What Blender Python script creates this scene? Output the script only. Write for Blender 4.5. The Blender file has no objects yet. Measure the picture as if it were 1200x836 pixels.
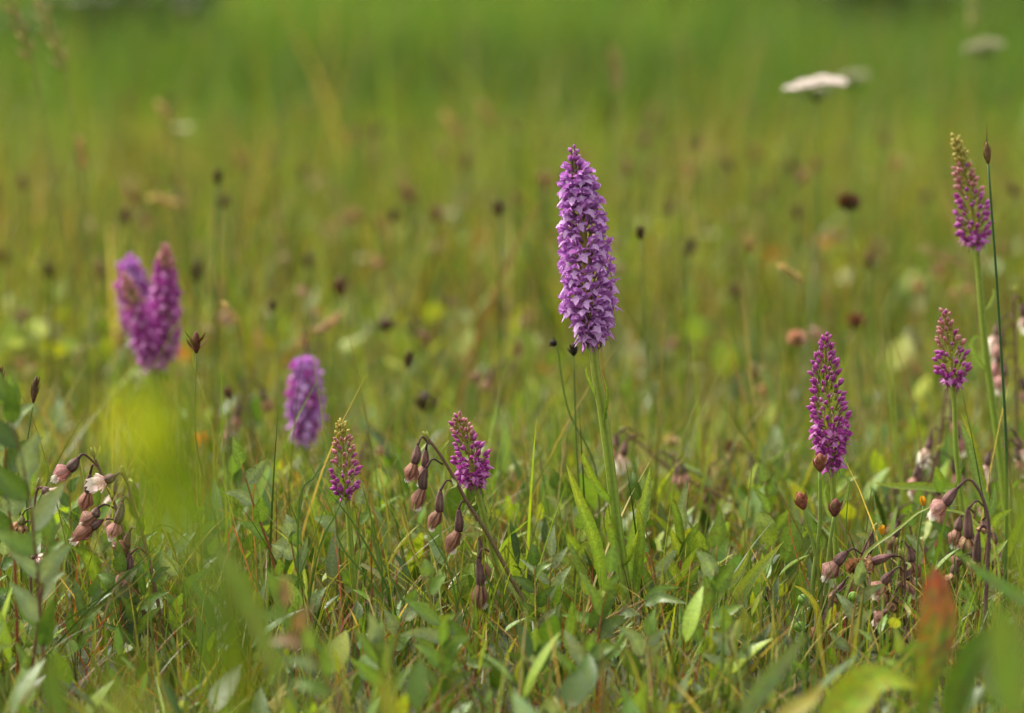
import bpy, math, random
import numpy as np
from mathutils import Vector, Matrix

random.seed(7)
rng = np.random.default_rng(11)
SC = bpy.context.scene
COL = SC.collection
R = math.radians
PI = math.pi

# ------------------------------------------------------------------ camera
TILT = R(7.0); CAMZ = 0.31; LENS = 100.0; FPX = 1200 * LENS / 36.0
cam_d = bpy.data.cameras.new('camera'); cam = bpy.data.objects.new('camera', cam_d); COL.objects.link(cam)
cam.location = (0, 0, CAMZ); cam.rotation_euler = (R(90) - TILT, 0, 0)
cam_d.lens = LENS; cam_d.sensor_width = 36; cam_d.clip_start = 0.02; cam_d.clip_end = 2000
cam_d.dof.use_dof = True; cam_d.dof.focus_distance = 1.345; cam_d.dof.aperture_fstop = 6.0
SC.camera = cam

# ------------------------------------------------------------------ sky, sun, exposure
w = bpy.data.worlds.new('World'); SC.world = w; w.use_nodes = True
nt = w.node_tree; nt.nodes.clear()
sky = nt.nodes.new('ShaderNodeTexSky'); sky.sky_type = 'NISHITA'; sky.sun_disc = False
SUN_EL, SUN_AZ = R(58), R(-55)
sky.sun_elevation = SUN_EL; sky.sun_rotation = SUN_AZ; sky.dust_density = 4; sky.air_density = 1.2; sky.ozone_density = 1
hs = nt.nodes.new('ShaderNodeHueSaturation'); hs.inputs['Saturation'].default_value = 0.3
bg = nt.nodes.new('ShaderNodeBackground'); bg.inputs[1].default_value = 0.125
wo = nt.nodes.new('ShaderNodeOutputWorld')
cw = nt.nodes.new('ShaderNodeVectorMath'); cw.operation = 'MULTIPLY'; cw.inputs[1].default_value = (1.04, 1.02, 0.84)   # warm white balance of the overcast
nt.links.new(sky.outputs[0], hs.inputs['Color']); nt.links.new(hs.outputs[0], cw.inputs[0]); nt.links.new(cw.outputs[0], bg.inputs[0]); nt.links.new(bg.outputs[0], wo.inputs[0])
sd = bpy.data.lights.new('sun', 'SUN'); sd.energy = 1.5; sd.angle = R(10); sd.color = (1, 0.95, 0.86)
sun = bpy.data.objects.new('sun', sd); COL.objects.link(sun)
# direction towards the sun: azimuth measured from +Y, clockwise seen from above as in the sky texture
sdir = Vector((math.sin(SUN_AZ) * math.cos(SUN_EL), math.cos(SUN_AZ) * math.cos(SUN_EL), math.sin(SUN_EL)))
sun.rotation_euler = sdir.to_track_quat('Z', 'Y').to_euler()
SC.view_settings.view_transform = 'Standard'; SC.view_settings.look = 'None'
SC.view_settings.gamma = 1; SC.view_settings.use_curve_mapping = False
SC.view_settings.exposure = 1.80
SC.cycles.use_denoising = True
SC.cycles.max_bounces = 7; SC.cycles.diffuse_bounces = 3; SC.cycles.transmission_bounces = 4
SC.cycles.caustics_reflective = False; SC.cycles.caustics_refractive = False

# ------------------------------------------------------------------ helpers
def at(px, py, Y):
    x = (px - 600) / FPX; y = -(py - 418) / FPX
    dy = math.cos(TILT) + y * math.sin(TILT); dz = -math.sin(TILT) + y * math.cos(TILT)
    t = Y / dy
    return Vector((x * t, Y, CAMZ + dz * t))
def mpp(Y): return Y / FPX                       # metres covered by one photo pixel at distance Y

def plant_mat(name, transl=0.3, rough=0.5, nscale=400, namt=0.25, bump=0.15, spec=0.35, warm=(1.25, 1.15, 0.5), sheen=0.0, stretch=None):
    m = bpy.data.materials.new(name); m.use_nodes = True
    t = m.node_tree; t.nodes.clear(); N = t.nodes.new; L = t.links.new
    out = N('ShaderNodeOutputMaterial'); p = N('ShaderNodeBsdfPrincipled')
    a = N('ShaderNodeAttribute'); a.attribute_name = 'tint'
    tc = N('ShaderNodeTexCoord'); no = N('ShaderNodeTexNoise'); no.inputs['Scale'].default_value = nscale; no.inputs['Detail'].default_value = 3
    if stretch:
        mp = N('ShaderNodeMapping'); mp.inputs['Scale'].default_value = stretch
        L(tc.outputs['Object'], mp.inputs[0]); L(mp.outputs[0], no.inputs['Vector'])
    else: L(tc.outputs['Object'], no.inputs['Vector'])
    mr = N('ShaderNodeMapRange'); mr.inputs[1].default_value = 0.3; mr.inputs[2].default_value = 0.7
    mr.inputs[3].default_value = 1 - namt; mr.inputs[4].default_value = 1 + namt
    L(no.outputs[0], mr.inputs[0])
    vm = N('ShaderNodeVectorMath'); vm.operation = 'SCALE'; L(a.outputs['Color'], vm.inputs[0]); L(mr.outputs[0], vm.inputs['Scale'])
    if name in ('leaf_blade', 'grass_blade'):       # brown spots and yellowing patches of the leaves themselves
        n3 = N('ShaderNodeTexNoise'); n3.inputs['Scale'].default_value = 230; n3.inputs['Detail'].default_value = 4; L(tc.outputs['Object'], n3.inputs['Vector'])
        m3 = N('ShaderNodeMapRange'); m3.inputs[1].default_value = 0.64; m3.inputs[2].default_value = 0.72; m3.inputs[4].default_value = 0.6; L(n3.outputs[0], m3.inputs[0])
        n4 = N('ShaderNodeTexNoise'); n4.inputs['Scale'].default_value = 70; L(tc.outputs['Object'], n4.inputs['Vector'])
        m4 = N('ShaderNodeMapRange'); m4.inputs[1].default_value = 0.5; m4.inputs[2].default_value = 0.72; m4.inputs[4].default_value = 0.3; L(n4.outputs[0], m4.inputs[0])
        y4 = N('ShaderNodeVectorMath'); y4.operation = 'MULTIPLY'; y4.inputs[1].default_value = (1.7, 1.25, 0.6); L(vm.outputs[0], y4.inputs[0])
        x4 = N('ShaderNodeMix'); x4.data_type = 'RGBA'; L(m4.outputs[0], x4.inputs[0]); L(vm.outputs[0], x4.inputs[6]); L(y4.outputs[0], x4.inputs[7])
        x3 = N('ShaderNodeMix'); x3.data_type = 'RGBA'; L(m3.outputs[0], x3.inputs[0]); L(x4.outputs[2], x3.inputs[6]); x3.inputs[7].default_value = (0.10, 0.06, 0.02, 1)
        vm = x3
    col_out = vm.outputs[2] if vm.bl_idname == 'ShaderNodeMix' else vm.outputs[0]
    L(col_out, p.inputs['Base Color'])
    p.inputs['Roughness'].default_value = rough; p.inputs['Specular IOR Level'].default_value = spec
    bp = N('ShaderNodeBump'); bp.inputs['Strength'].default_value = bump; bp.inputs['Distance'].default_value = 0.0006
    L(no.outputs[0], bp.inputs['Height']); L(bp.outputs[0], p.inputs['Normal'])
    if transl > 0:
        tr = N('ShaderNodeBsdfTranslucent'); v2 = N('ShaderNodeVectorMath'); v2.operation = 'MULTIPLY'; v2.inputs[1].default_value = warm
        L(col_out, v2.inputs[0]); L(v2.outputs[0], tr.inputs[0])
        mx = N('ShaderNodeMixShader'); mx.inputs[0].default_value = transl
        L(p.outputs[0], mx.inputs[1]); L(tr.outputs[0], mx.inputs[2]); L(mx.outputs[0], out.inputs[0])
    else: L(p.outputs[0], out.inputs[0])
    return m
M_leaf = plant_mat('leaf_blade', 0.35, 0.42, 900, 0.25, 0.3, 0.38)
M_soft = plant_mat('soft_young_leaf', 0.5, 0.75, 900, 0.25, 0.2, 0.08)
M_grass = plant_mat('grass_blade', 0.38, 0.42, 60, 0.25, 0.0, 0.35)
M_stem = plant_mat('green_stem', 0.12, 0.5, 500, 0.12, 0.1, 0.25)
M_petal = plant_mat('petal', 0.38, 0.45, 1400, 0.16, 0.2, 0.3, (1.15, 0.9, 1.15))
M_fuzz = plant_mat('downy_stem', 0.05, 0.75, 1800, 0.4, 0.6, 0.2)
M_wither = plant_mat('withered_petal', 0.25, 0.6, 1600, 0.35, 0.5, 0.25, (1.1, 1.0, 0.9))
M_dry = plant_mat('dry_seed_head', 0.08, 0.7, 1500, 0.4, 0.6, 0.2)

def jit(c, a=0.12):
    k = 1 + random.uniform(-a, a)
    return tuple(max(0.002, v * k * (1 + random.uniform(-a, a) * 0.5)) for v in c[:3])
def mixc(a, b, t): return tuple(x + (y - x) * t for x, y in zip(a, b))

class MB:
    def __init__(s): s.v = []; s.f = []; s.c = []
    def vert(s, p, c): s.v.append(tuple(p)); s.c.append((c[0], c[1], c[2], 1)); return len(s.v) - 1
    def mesh(s, name, origin=None):
        me = bpy.data.meshes.new(name)
        if origin is not None:
            o = origin; vv = [(x - o[0], y - o[1], z - o[2]) for x, y, z in s.v]
        else: vv = s.v
        me.from_pydata(vv, [], s.f)
        at_ = me.attributes.new('tint', 'FLOAT_COLOR', 'POINT')
        at_.data.foreach_set('color', np.array(s.c, dtype=np.float32).ravel())
        me.shade_smooth()
        return me
    def build(s, name, mat, parent=None, origin=None):
        me = s.mesh(name, origin); me.materials.append(mat)
        return link(name, me, parent)
def link(name, me, parent=None):
    o = bpy.data.objects.new(name, me); COL.objects.link(o)
    if parent is not None: o.parent = parent
    return o
def thing(name, label, cat, loc, group=None):
    o = bpy.data.objects.new(name, None); COL.objects.link(o); o.location = loc
    o.empty_display_size = 0.01
    o['label'] = label; o['category'] = cat
    if group: o['group'] = group
    return o

def cat_rom(pts, n):
    pts = [Vector(p) for p in pts]
    if len(pts) == 2: return [pts[0].lerp(pts[1], i / n) for i in range(n + 1)]
    P = [pts[0] * 2 - pts[1]] + pts + [pts[-1] * 2 - pts[-2]]
    out = []; m = len(pts) - 1
    for i in range(n + 1):
        u = i / n * m; k = min(int(u), m - 1); t = u - k
        a, b, c, d = P[k], P[k + 1], P[k + 2], P[k + 3]
        out.append(0.5 * ((2 * b) + (c - a) * t + (2 * a - 5 * b + 4 * c - d) * t * t + (3 * b - a - 3 * c + d) * t ** 3))
    return out
def interp(arr, t):
    if not isinstance(arr, (list, tuple)): return arr
    m = len(arr) - 1; u = min(max(t, 0), 1) * m; k = min(int(u), m - 1) if m else 0
    if m == 0: return arr[0]
    f = u - k; a, b = arr[k], arr[k + 1]
    return mixc(a, b, f) if isinstance(a, tuple) else a + (b - a) * f
def tube(mb, pts, rad, col, n=14, sides=8, rib=0, ribn=6, smooth=True):
    P = cat_rom(pts, n) if smooth else [Vector(p) for p in pts]
    n = len(P) - 1
    T = [(P[min(i + 1, n)] - P[max(i - 1, 0)]).normalized() for i in range(n + 1)]
    u = T[0].cross(Vector((0.3, 1, 0.2))); u.normalize()
    rings = []
    for i in range(n + 1):
        u = (u - T[i] * u.dot(T[i])).normalized(); v = T[i].cross(u)
        t = i / n; r = interp(rad, t); c = interp(col, t) if isinstance(col, list) else col
        ring = []
        for k in range(sides):
            a = 2 * PI * k / sides
            rr = r * (1 + rib * math.cos(ribn * a))
            cc = c if not rib else tuple(x * (1 + 0.35 * (1 if math.cos(ribn * a) > 0 else -0.6)) for x in c)
            ring.append(mb.vert(P[i] + u * math.cos(a) * rr + v * math.sin(a) * rr, cc))
        rings.append(ring)
    for i in range(n):
        for k in range(sides):
            k2 = (k + 1) % sides
            mb.f.append((rings[i][k], rings[i][k2], rings[i + 1][k2], rings[i + 1][k]))
    mb.f.append(tuple(reversed(rings[0]))); mb.f.append(tuple(rings[-1]))
    return P

P_LANCE = lambda s: max(0.02, math.sin(PI * min(1, s ** 0.75)) ** 0.8)
P_STRAP = lambda s: max(0.015, min(1, (0.55 + s * 1.6)) * (1 - max(0, (s - 0.45) / 0.55) ** 1.8))
P_ELL = lambda s: max(0.03, math.sqrt(max(0, math.sin(PI * s))) * (1 - 0.15 * s))
P_OVATE = lambda s: max(0.02, math.sin(PI * s ** 0.62) ** 0.75)
def leaf(mb, pts, width, nrm=(0, -1, 0.35), fold=0.25, col=(0.1, 0.18, 0.02), tip=None, prof=P_LANCE, n=10, rib=1.25, wave=0.0, across=4, twist=0.0):
    P = cat_rom(pts, n); nrm = Vector(nrm); tip = tip or col
    rows = []; ph = random.uniform(0, 6)
    for i in range(n + 1):
        t = i / n
        T = (P[min(i + 1, n)] - P[max(i - 1, 0)]).normalized()
        side = T.cross(nrm)
        if side.length < 1e-5: side = T.cross(Vector((1, 0, 0.2)))
        side.normalize(); up = side.cross(T).normalized()
        if twist:
            q = Matrix.Rotation(twist * t, 3, T); side = q @ side; up = q @ up
        wd = width * prof(t) * 0.5; c = mixc(col, tip, t ** 2)
        row = []
        for k in range(across + 1):
            uu = k / across * 2 - 1
            wv = wave * width * math.sin(t * 11 + ph + (2 if uu > 0 else 0)) * abs(uu)
            cc = tuple(x * (rib if abs(uu) < 0.01 else (1 - 0.12 * (abs(uu) > 0.9))) for x in c)
            row.append(mb.vert(P[i] + side * uu * wd + up * (fold * abs(uu) ** 1.4 * wd + wv), cc))
        rows.append(row)
    for i in range(n):
        for k in range(across): mb.f.append((rows[i][k], rows[i][k + 1], rows[i + 1][k + 1], rows[i + 1][k]))
    return P

def ellipsoid(mb, p0, p1, r, col, n=6, sides=7, pw=0.7, rib=0, ribn=5, tipc=None):
    p0, p1 = Vector(p0), Vector(p1)
    rad = [max(0.04, math.sin(PI * (0.06 + 0.9 * i / n)) ** pw) * r for i in range(n + 1)]
    cl = [mixc(col, tipc or col, i / n) for i in range(n + 1)]
    tube(mb, [p0.lerp(p1, i / n) for i in range(n + 1)], rad, cl, sides=sides, rib=rib, ribn=ribn, smooth=False)

# ------------------------------------------------------------------ the ground
def build_ground():
    xs = np.concatenate([-np.geomspace(1.5, 600, 16)[::-1], np.linspace(-1.3, 1.3, 53), np.geomspace(1.5, 600, 16)])
    ys = np.concatenate([-np.geomspace(0.5, 600, 12)[::-1], np.linspace(0, 6, 121), np.geomspace(6.3, 900, 26)])
    X, Y = np.meshgrid(xs, ys)
    Z = gz(X, Y)
    V = np.stack([X, Y, Z], -1).reshape(-1, 3)
    nx, ny = len(xs), len(ys)
    idx = np.arange(nx * ny).reshape(ny, nx)
    F = np.stack([idx[:-1, :-1], idx[:-1, 1:], idx[1:, 1:], idx[1:, :-1]], -1).reshape(-1, 4)
    me = bpy.data.meshes.new('ground'); me.from_pydata(V.tolist(), [], F.tolist()); me.shade_smooth()
    m = bpy.data.materials.new('damp_meadow_soil'); m.use_nodes = True
    t = m.node_tree; p = t.nodes['Principled BSDF']; N = t.nodes.new; L = t.links.new
    tc = N('ShaderNodeTexCoord'); n1 = N('ShaderNodeTexNoise'); n1.inputs['Scale'].default_value = 35; n1.inputs['Detail'].default_value = 8
    cr = N('ShaderNodeValToRGB'); e = cr.color_ramp.elements
    e[0].position = 0.32; e[0].color = (0.012, 0.011, 0.005, 1); e[1].position = 0.68; e[1].color = (0.05, 0.07, 0.012, 1)
    x = cr.color_ramp.elements.new(0.5); x.color = (0.025, 0.03, 0.008, 1)
    L(tc.outputs['Object'], n1.inputs['Vector']); L(n1.outputs[0], cr.inputs[0]); L(cr.outputs[0], p.inputs['Base Color'])
    b = N('ShaderNodeBump'); b.inputs['Distance'].default_value = 0.01; L(n1.outputs[0], b.inputs['Height']); L(b.outputs[0], p.inputs['Normal'])
    p.inputs['Roughness'].default_value = 0.9
    me.materials.append(m)
    o = link('ground', me); o['kind'] = 'structure'
def gz(x, y):
    return 0.006 * np.sin(x * 9 + y * 5.3) + 0.005 * np.sin(x * 4.1 - y * 7.7 + 1)
build_ground()
def gp(v): return Vector((v[0], v[1], float(gz(v[0], v[1])) - 0.002))

# ------------------------------------------------------------------ grass and ground cover that nobody could count
def scatter(n, y0, y1, margin=0.35, power=1.0):
    """random points over the wedge of meadow the photo looks at, even per square metre (power=1)"""
    out_x = []; out_y = []; k = 0
    while k < n:
        y = rng.uniform(y0, y1, n * 2); hw = 0.185 * y + margin
        x = rng.uniform(-1, 1, n * 2) * (0.185 * y1 + margin)
        ok = np.abs(x) < hw
        out_x.append(x[ok]); out_y.append(y[ok]); k += ok.sum()
    return np.concatenate(out_x)[:n], np.concatenate(out_y)[:n]
def vnoise(x, y, s, seed=0):
    return (np.sin(x * s + 1.3 * seed + 2 * np.sin(y * s * 0.7 + seed)) + np.sin(y * s * 1.3 + seed * 2.1 + 1.7 * np.sin(x * s * 0.9))) * 0.25 + 0.5
def blades(name, x, y, length, width, lean, cols, nseg=4, tipc=None, curl=0.5, prof='grass', z0=None, mat=None, label=None, cat=None, pitch=None):
    n = len(x); az = rng.uniform(0, 2 * PI, n); wa = rng.uniform(0, 2 * PI, n)
    s = np.linspace(0, 1, nseg + 1)[None, :]
    L = length[:, None]; ln = lean[:, None]
    hz = L * (ln * s * 0.5 + ln * curl * s ** 2)
    zz = L * s * np.sqrt(np.clip(1 - np.clip(ln, 0, .98) ** 2, 0.02, 1)) - L * ln * curl * 0.35 * s ** 2
    bz = gz(x, y) - 0.003 if z0 is None else z0
    cx = x[:, None] + np.cos(az)[:, None] * hz; cy = y[:, None] + np.sin(az)[:, None] * hz; cz = bz[:, None] + zz
    if prof == 'grass': wp = np.clip(1 - s ** 2.2, 0.04, 1) * (0.7 + 0.3 * np.minimum(1, s * 4))
    else: wp = np.clip(np.sin(PI * s ** 0.8) ** 0.75, 0.06, 1)
    hw = width[:, None] * wp * 0.5
    tw = wa[:, None] + s * rng.uniform(-1, 1, n)[:, None]
    if prof != 'grass': tw = (az + PI / 2)[:, None] + 0 * s
    dx = np.cos(tw) * hw; dy = np.sin(tw) * hw
    A = np.stack([cx - dx, cy - dy, cz], -1); B = np.stack([cx + dx, cy + dy, cz], -1)
    if prof == 'grass':
        V = np.stack([A, B], 2); na = 2
    else:
        C = np.stack([cx, cy, cz - hw * 0.35], -1); V = np.stack([A, C, B], 2); na = 3
    V = V.reshape(-1, 3)
    c = cols[:, None, :]
    if tipc is not None: c = c + (tipc[:, None, :] - c) * (s[..., None] ** 2)
    else: c = np.repeat(c, nseg + 1, 1)
    c = np.repeat(c[:, :, None, :], na, 2)
    if na == 3: c = c.copy(); c[:, :, 1, :] *= 1.2
    c = c.reshape(-1, 3)
    ids = np.arange(n * (nseg + 1) * na).reshape(n, nseg + 1, na)
    F = np.stack([ids[:, :-1, :-1], ids[:, :-1, 1:], ids[:, 1:, 1:], ids[:, 1:, :-1]], -1).reshape(-1, 4)
    me = bpy.data.meshes.new(name)
    me.vertices.add(len(V)); me.vertices.foreach_set('co', V.astype(np.float32).ravel())
    me.loops.add(F.size); me.loops.foreach_set('vertex_index', F.astype(np.int32).ravel())
    me.polygons.add(len(F)); me.polygons.foreach_set('loop_start', np.arange(0, F.size, 4, dtype=np.int32))
    me.update(calc_edges=True); me.validate()
    a = me.attributes.new('tint', 'FLOAT_COLOR', 'POINT')
    a.data.foreach_set('color', np.concatenate([c, np.ones((len(c), 1))], 1).astype(np.float32).ravel())
    me.shade_smooth(); me.materials.append(mat or M_grass)
    o = link(name, me); o['kind'] = 'stuff'
    if label: o['label'] = label; o['category'] = cat
    return o
def pick(n, palette, weights, j=0.25):
    w_ = np.array(weights, float); w_ /= w_.sum()
    k = rng.choice(len(palette), n, p=w_)
    return np.clip(np.array(palette)[k] * (1 + rng.uniform(-j, j, (n, 1))) * (1 + rng.uniform(-0.1, 0.1, (n, 3))), 0.003, 0.8)

def front(x, y, p):      # the turf is thinner just in front of the bigger flowering stems
    px = 600 + x / y * FPX; m = np.zeros(len(x), bool)
    for a, b in ((925, 1095), (50, 190), (470, 625), (690, 765), (385, 425)): m |= (px > a) & (px < b)
    return m & (y > 1.06) & (y < 1.35) & (rng.random(len(x)) < p)
DKG = (0.030, 0.060, 0.008); MIDG = (0.085, 0.15, 0.016); YELG = (0.18, 0.235, 0.018); OLV = (0.11, 0.125, 0.022)
STRAW = (0.30, 0.23, 0.09); RUST = (0.20, 0.075, 0.02); GLAU = (0.09, 0.13, 0.05); REDS = (0.18, 0.035, 0.02)

n = 46000                                          # fine turf round the orchids
x, y = scatter(n, 0.82, 2.3)
ok = ~front(x, y, .45); x, y = x[ok], y[ok]; n = len(x)
near = np.clip((y - 0.82) / 0.5, 0, 1); cl_ = vnoise(x, y, 14.0, 1)
L_ = (0.022 + 0.055 * rng.random(n) ** 1.3) * (0.5 + 0.5 * near) * (0.7 + 0.7 * cl_); L_ += (rng.random(n) < 0.16) * rng.uniform(0.01, 0.08, n) * near * (cl_ > .35)
L_ = np.where((y < 1.32) & (rng.random(n) > .05), np.minimum(L_, np.clip(0.325 - 0.2096 * y, .012, 1)), L_)      # the turf is shorter in front
c_ = pick(n, [DKG, MIDG, YELG, OLV, STRAW, RUST], [3.2, 6.5, 4.2, 1.4, 1.2, 0.5], .4)
t_ = np.where((rng.random(n) < 0.3)[:, None], np.array(STRAW)[None], c_ * 1.15)
blades('grass', x, y, L_, rng.uniform(0.0006, 0.0019, n), rng.uniform(0.05, 0.8, n), c_, 5, t_,
       label='fine green turf grass around the orchids in the foreground', cat='grass')
n = 8000                                           # dead straw lying in it
x, y = scatter(n, 0.9, 2.3)
ok = ~front(x, y, 0.4); x, y = x[ok], y[ok]; n = len(x)
blades('dead_grass', x, y, rng.uniform(0.02, 0.07, n), rng.uniform(0.0005, 0.0012, n), rng.uniform(0.75, 0.97, n),
       pick(n, [STRAW, (0.12, 0.08, 0.035), RUST, REDS], [3, 4, 1, 1.3]), 4, curl=0.2, z0=gz(x, y) + rng.uniform(0.002, 0.03, n),
       label='dead straw and brown stems lying through the turf', cat='dead grass')
n = 11000                                          # small leaves of creeping plants
x, y = scatter(n, 0.88, 2.4)
ok = ~front(x, y, 0.4); x, y = x[ok], y[ok]; n = len(x)
hgt = rng.random(n) ** 1.5 * 0.036 * np.clip((y - 0.7) / 0.5, 0.4, 1)
blades('ground_cover', x, y, rng.uniform(0.006, 0.015, n), rng.uniform(0.0025, 0.006, n), rng.uniform(0.2, 0.85, n),
       pick(n, [MIDG, YELG, GLAU, DKG], [6, 3, 1.5, 3]), 5, prof='leaf', z0=gz(x, y) + hgt, mat=M_leaf,
       label='low leafy ground cover of small oval leaves under the grass', cat='ground cover')
n = 5200                                           # bigger lance shaped leaves of dwarf willow and herbs, standing upright
x, y = scatter(n, 0.92, 2.2)
ok = (vnoise(x, y, 11.0, 5) > .36) & ~front(x, y, .6); x, y = x[ok], y[ok]; n = len(x)
hgt = rng.random(n) ** 1.2 * 0.042 * np.where(y < 1.32, .5, 1)
blades('leafy_undergrowth', x, y, rng.uniform(0.009, 0.03, n) , rng.uniform(0.0025, 0.0085, n), rng.uniform(0.1, 0.75, n),
       pick(n, [MIDG, YELG, GLAU, DKG, (0.11, 0.17, 0.02)], [5, 2, 2.4, 4, 3], .3), 7, prof='leaf', z0=gz(x, y) + hgt, mat=M_leaf,
       label='tangled undergrowth of upright dwarf willow leaves among the grass', cat='undergrowth')
n = 2300                                           # broad leaves of herbs and willow
x, y = scatter(n, 0.95, 1.9)
ok = (vnoise(x, y, 9.0, 6) > .42) & ((y < 1.6) | (rng.random(n) < .4)) & ~front(x, y, .75); x, y = x[ok], y[ok]; n = len(x)
ll = rng.uniform(0.016, 0.036, n); hgt = rng.uniform(0, 0.04, n); hgt = np.where(y < 1.32, np.minimum(hgt, np.clip(.335 - .2096 * y - ll * .8, 0, .04)), hgt)
blades('broad_leaves', x, y, ll, rng.uniform(0.006, 0.013, n), rng.uniform(0.1, 0.8, n),
       pick(n, [(0.10, 0.18, 0.025), (0.17, .24, .02), (.13, .19, .08), (0.05, .10, .015), (0.16, .16, .03)], [5, 3, 3.5, 3, 1], .3), 8, prof='leaf', z0=gz(x, y) + hgt, mat=M_leaf,
       label='broad grey green and yellow green leaves crowding the low turf', cat='undergrowth')
n = 6000                                           # thin twigs that carry them
x, y = scatter(n, 0.92, 2.1)
blades('twigs', x, y, rng.uniform(0.02, 0.065, n) * np.clip((y - 0.6) / 0.6, .5, 1), rng.uniform(0.0006, 0.0012, n), rng.uniform(0.05, 0.6, n),
       pick(n, [REDS, RUST, (0.06, 0.03, 0.02), OLV], [3, 2, 2, 3]), 4,
       label='thin reddish twigs through the undergrowth', cat='twigs')
n = 46000                                          # olive fen grass further back
x, y = scatter(n, 2.2, 5.6)
g_ = np.clip((y - 3.0) / 2.6 + (vnoise(x, y, 3.0) - 0.5) * 1.2, 0, 1)[:, None]; v_ = vnoise(x, y, 8.0, 2)[:, None]
c_ = pick(n, [OLV, MIDG, YELG, (0.13, 0.085, 0.02), STRAW, RUST, DKG], [4.5, 4.5, 3, 2.8, 1.6, .8, 2.0], .35) * (1 - g_) + pick(n, [MIDG, YELG, OLV, (0.10, 0.15, 0.012)], [4, 3, 3, 3]) * g_
blades('meadow_grass', x, y, (0.04 + 0.10 * rng.random(n) ** 1.4 + (rng.random(n) < .08) * 0.11 * rng.random(n)) * (0.6 + 0.8 * v_[:, 0]), rng.uniform(0.0012, 0.0034, n), rng.uniform(0.03, 0.6, n), c_ * (0.65 + .7 * v_), 4,
       label='olive and brownish fen grass in the middle distance', cat='grass')
n = 1500                                           # taller rusty and dark rushes in it
x, y = scatter(n, 2.0, 6.0)
ok = vnoise(x, y, 4.0, 7) > .4; x, y = x[ok], y[ok]; n = len(x)
blades('rushes', x, y, rng.uniform(0.10, 0.25, n), rng.uniform(0.0018, 0.004, n), rng.uniform(0.03, 0.7, n),
       pick(n, [(0.10, 0.05, 0.015), STRAW, (0.03, 0.05, 0.01), YELG, RUST], [3, 2, 4, 3, 1.5]), 5,
       label='scattered brown and dark green rushes standing above the fen grass', cat='rushes')
n = 3000                                           # broad low leaves far behind, mostly yellow green
x, y = scatter(n, 2.0, 3.6)
ok = vnoise(x, y, 5.0, 9) > .55; x, y = x[ok], y[ok]; n = len(x)
blades('distant_herbs', x, y, rng.uniform(0.015, 0.035, n), rng.uniform(0.012, 0.024, n), rng.uniform(0.3, 0.9, n),
       pick(n, [YELG, (0.2, .25, .02), MIDG, (.3, .33, .16), (.3, .12, .03)], [4, 4, 3, 1, .6]), 5, prof='leaf', z0=gz(x, y) + rng.uniform(0.01, 0.05, n), mat=M_leaf,
       label='patches of broad yellow green leaves low in the middle distance', cat='herbs')
n = 60000                                          # taller green grass beyond
x, y = scatter(n, 5.4, 15)
v_ = vnoise(x, y, 1.3, 3)[:, None]
c_ = pick(n, [(0.068, 0.145, 0.018), (0.09, 0.185, 0.022), (0.13, 0.195, 0.022), (0.045, 0.09, 0.012), STRAW], [4, 4.5, 3.0, 1.8, 0.6], .35)
c_ = c_ * (0.62 + 0.66 * v_) * (0.8 + .4 * vnoise(x, y, 3.7, 4)[:, None])
blades('tall_grass', x, y, (0.14 + 0.18 * rng.random(n)) * np.clip(0.6 + (y - 5.4) / 3.3, 0.6, 2.9), rng.uniform(0.0035, 0.009, n), rng.uniform(0.03, 0.45, n), c_, 3,
       label='tall bright green grass at the back of the meadow', cat='grass')

n = 320                                            # tall single stems that rise out of it
x, y = scatter(n, 3.2, 9)
blades('tall_straw_stems', x, y, rng.uniform(0.15, 0.42, n), rng.uniform(0.003, 0.006, n), rng.uniform(0.05, 0.85, n),
       pick(n, [STRAW, (0.2, 0.2, 0.04), (0.05, 0.09, 0.012), (0.16, 0.10, 0.03), (0.2, .27, .03)], [3, 3, 3, 1.5, 3]), 6,
       label='tall straw and green grass stems standing above the back of the meadow', cat='grass')

# ------------------------------------------------------------------ shrubs beyond the meadow
def shrub(px, Y, rad, height, label, col):
    b = at(px, 100, Y); base = gp((b.x, Y, 0))
    t = thing('shrub', label, 'shrub', base, 'shrubs behind the meadow')
    st = MB()
    for k in range(7):
        a = k * 2.4; e = Vector((math.cos(a) * rad * .6, math.sin(a) * rad * .4, height * random.uniform(.6, .9)))
        tube(st, [Vector((math.cos(a) * .05, math.sin(a) * .05, 0)), e * 0.5 + Vector((0, 0, .1)), e], [0.03, 0.018, 0.006], (0.09, 0.06, 0.035), n=6, sides=6)
    st.build('branches', M_dry, t)
    cr = MB(); cl = [(random.gauss(0, .45) * rad, random.gauss(0, .35) * rad, height * random.uniform(.2, .95), random.uniform(.15, .32) * rad) for _ in range(26)]
    for k in range(2600):
        c = random.choice(cl); d = Vector((random.gauss(0, 1), random.gauss(0, 1), random.gauss(0, 1))).normalized()
        p = Vector(c[:3]) + d * c[3] * random.uniform(.6, 1.05)
        if p.z < 0.05: continue
        s = random.uniform(.012, .028); u = Vector((random.gauss(0, 1), random.gauss(0, 1), random.gauss(0, .6))).normalized(); v = u.cross(d).normalized()
        cc = jit(col, .3); i = [cr.vert(p - u * s, cc), cr.vert(p + v * s * .45, cc), cr.vert(p + u * s, cc), cr.vert(p - v * s * .45, cc)]
        cr.f.append(tuple(i))
    cr.build('crown', M_leaf, t)
shrub(150, 8.2, 0.40, 0.44, 'dark green shrub behind the tall grass at the top left', (0.035, 0.06, 0.015))
shrub(1010, 8.6, 0.30, 0.43, 'dark green shrub behind the tall grass beyond the white umbel', (0.035, 0.06, 0.015))
shrub(620, 15.5, 0.9, 1.0, 'mid green shrub behind the tall grass at the top centre', (0.06, 0.11, 0.015))

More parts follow.
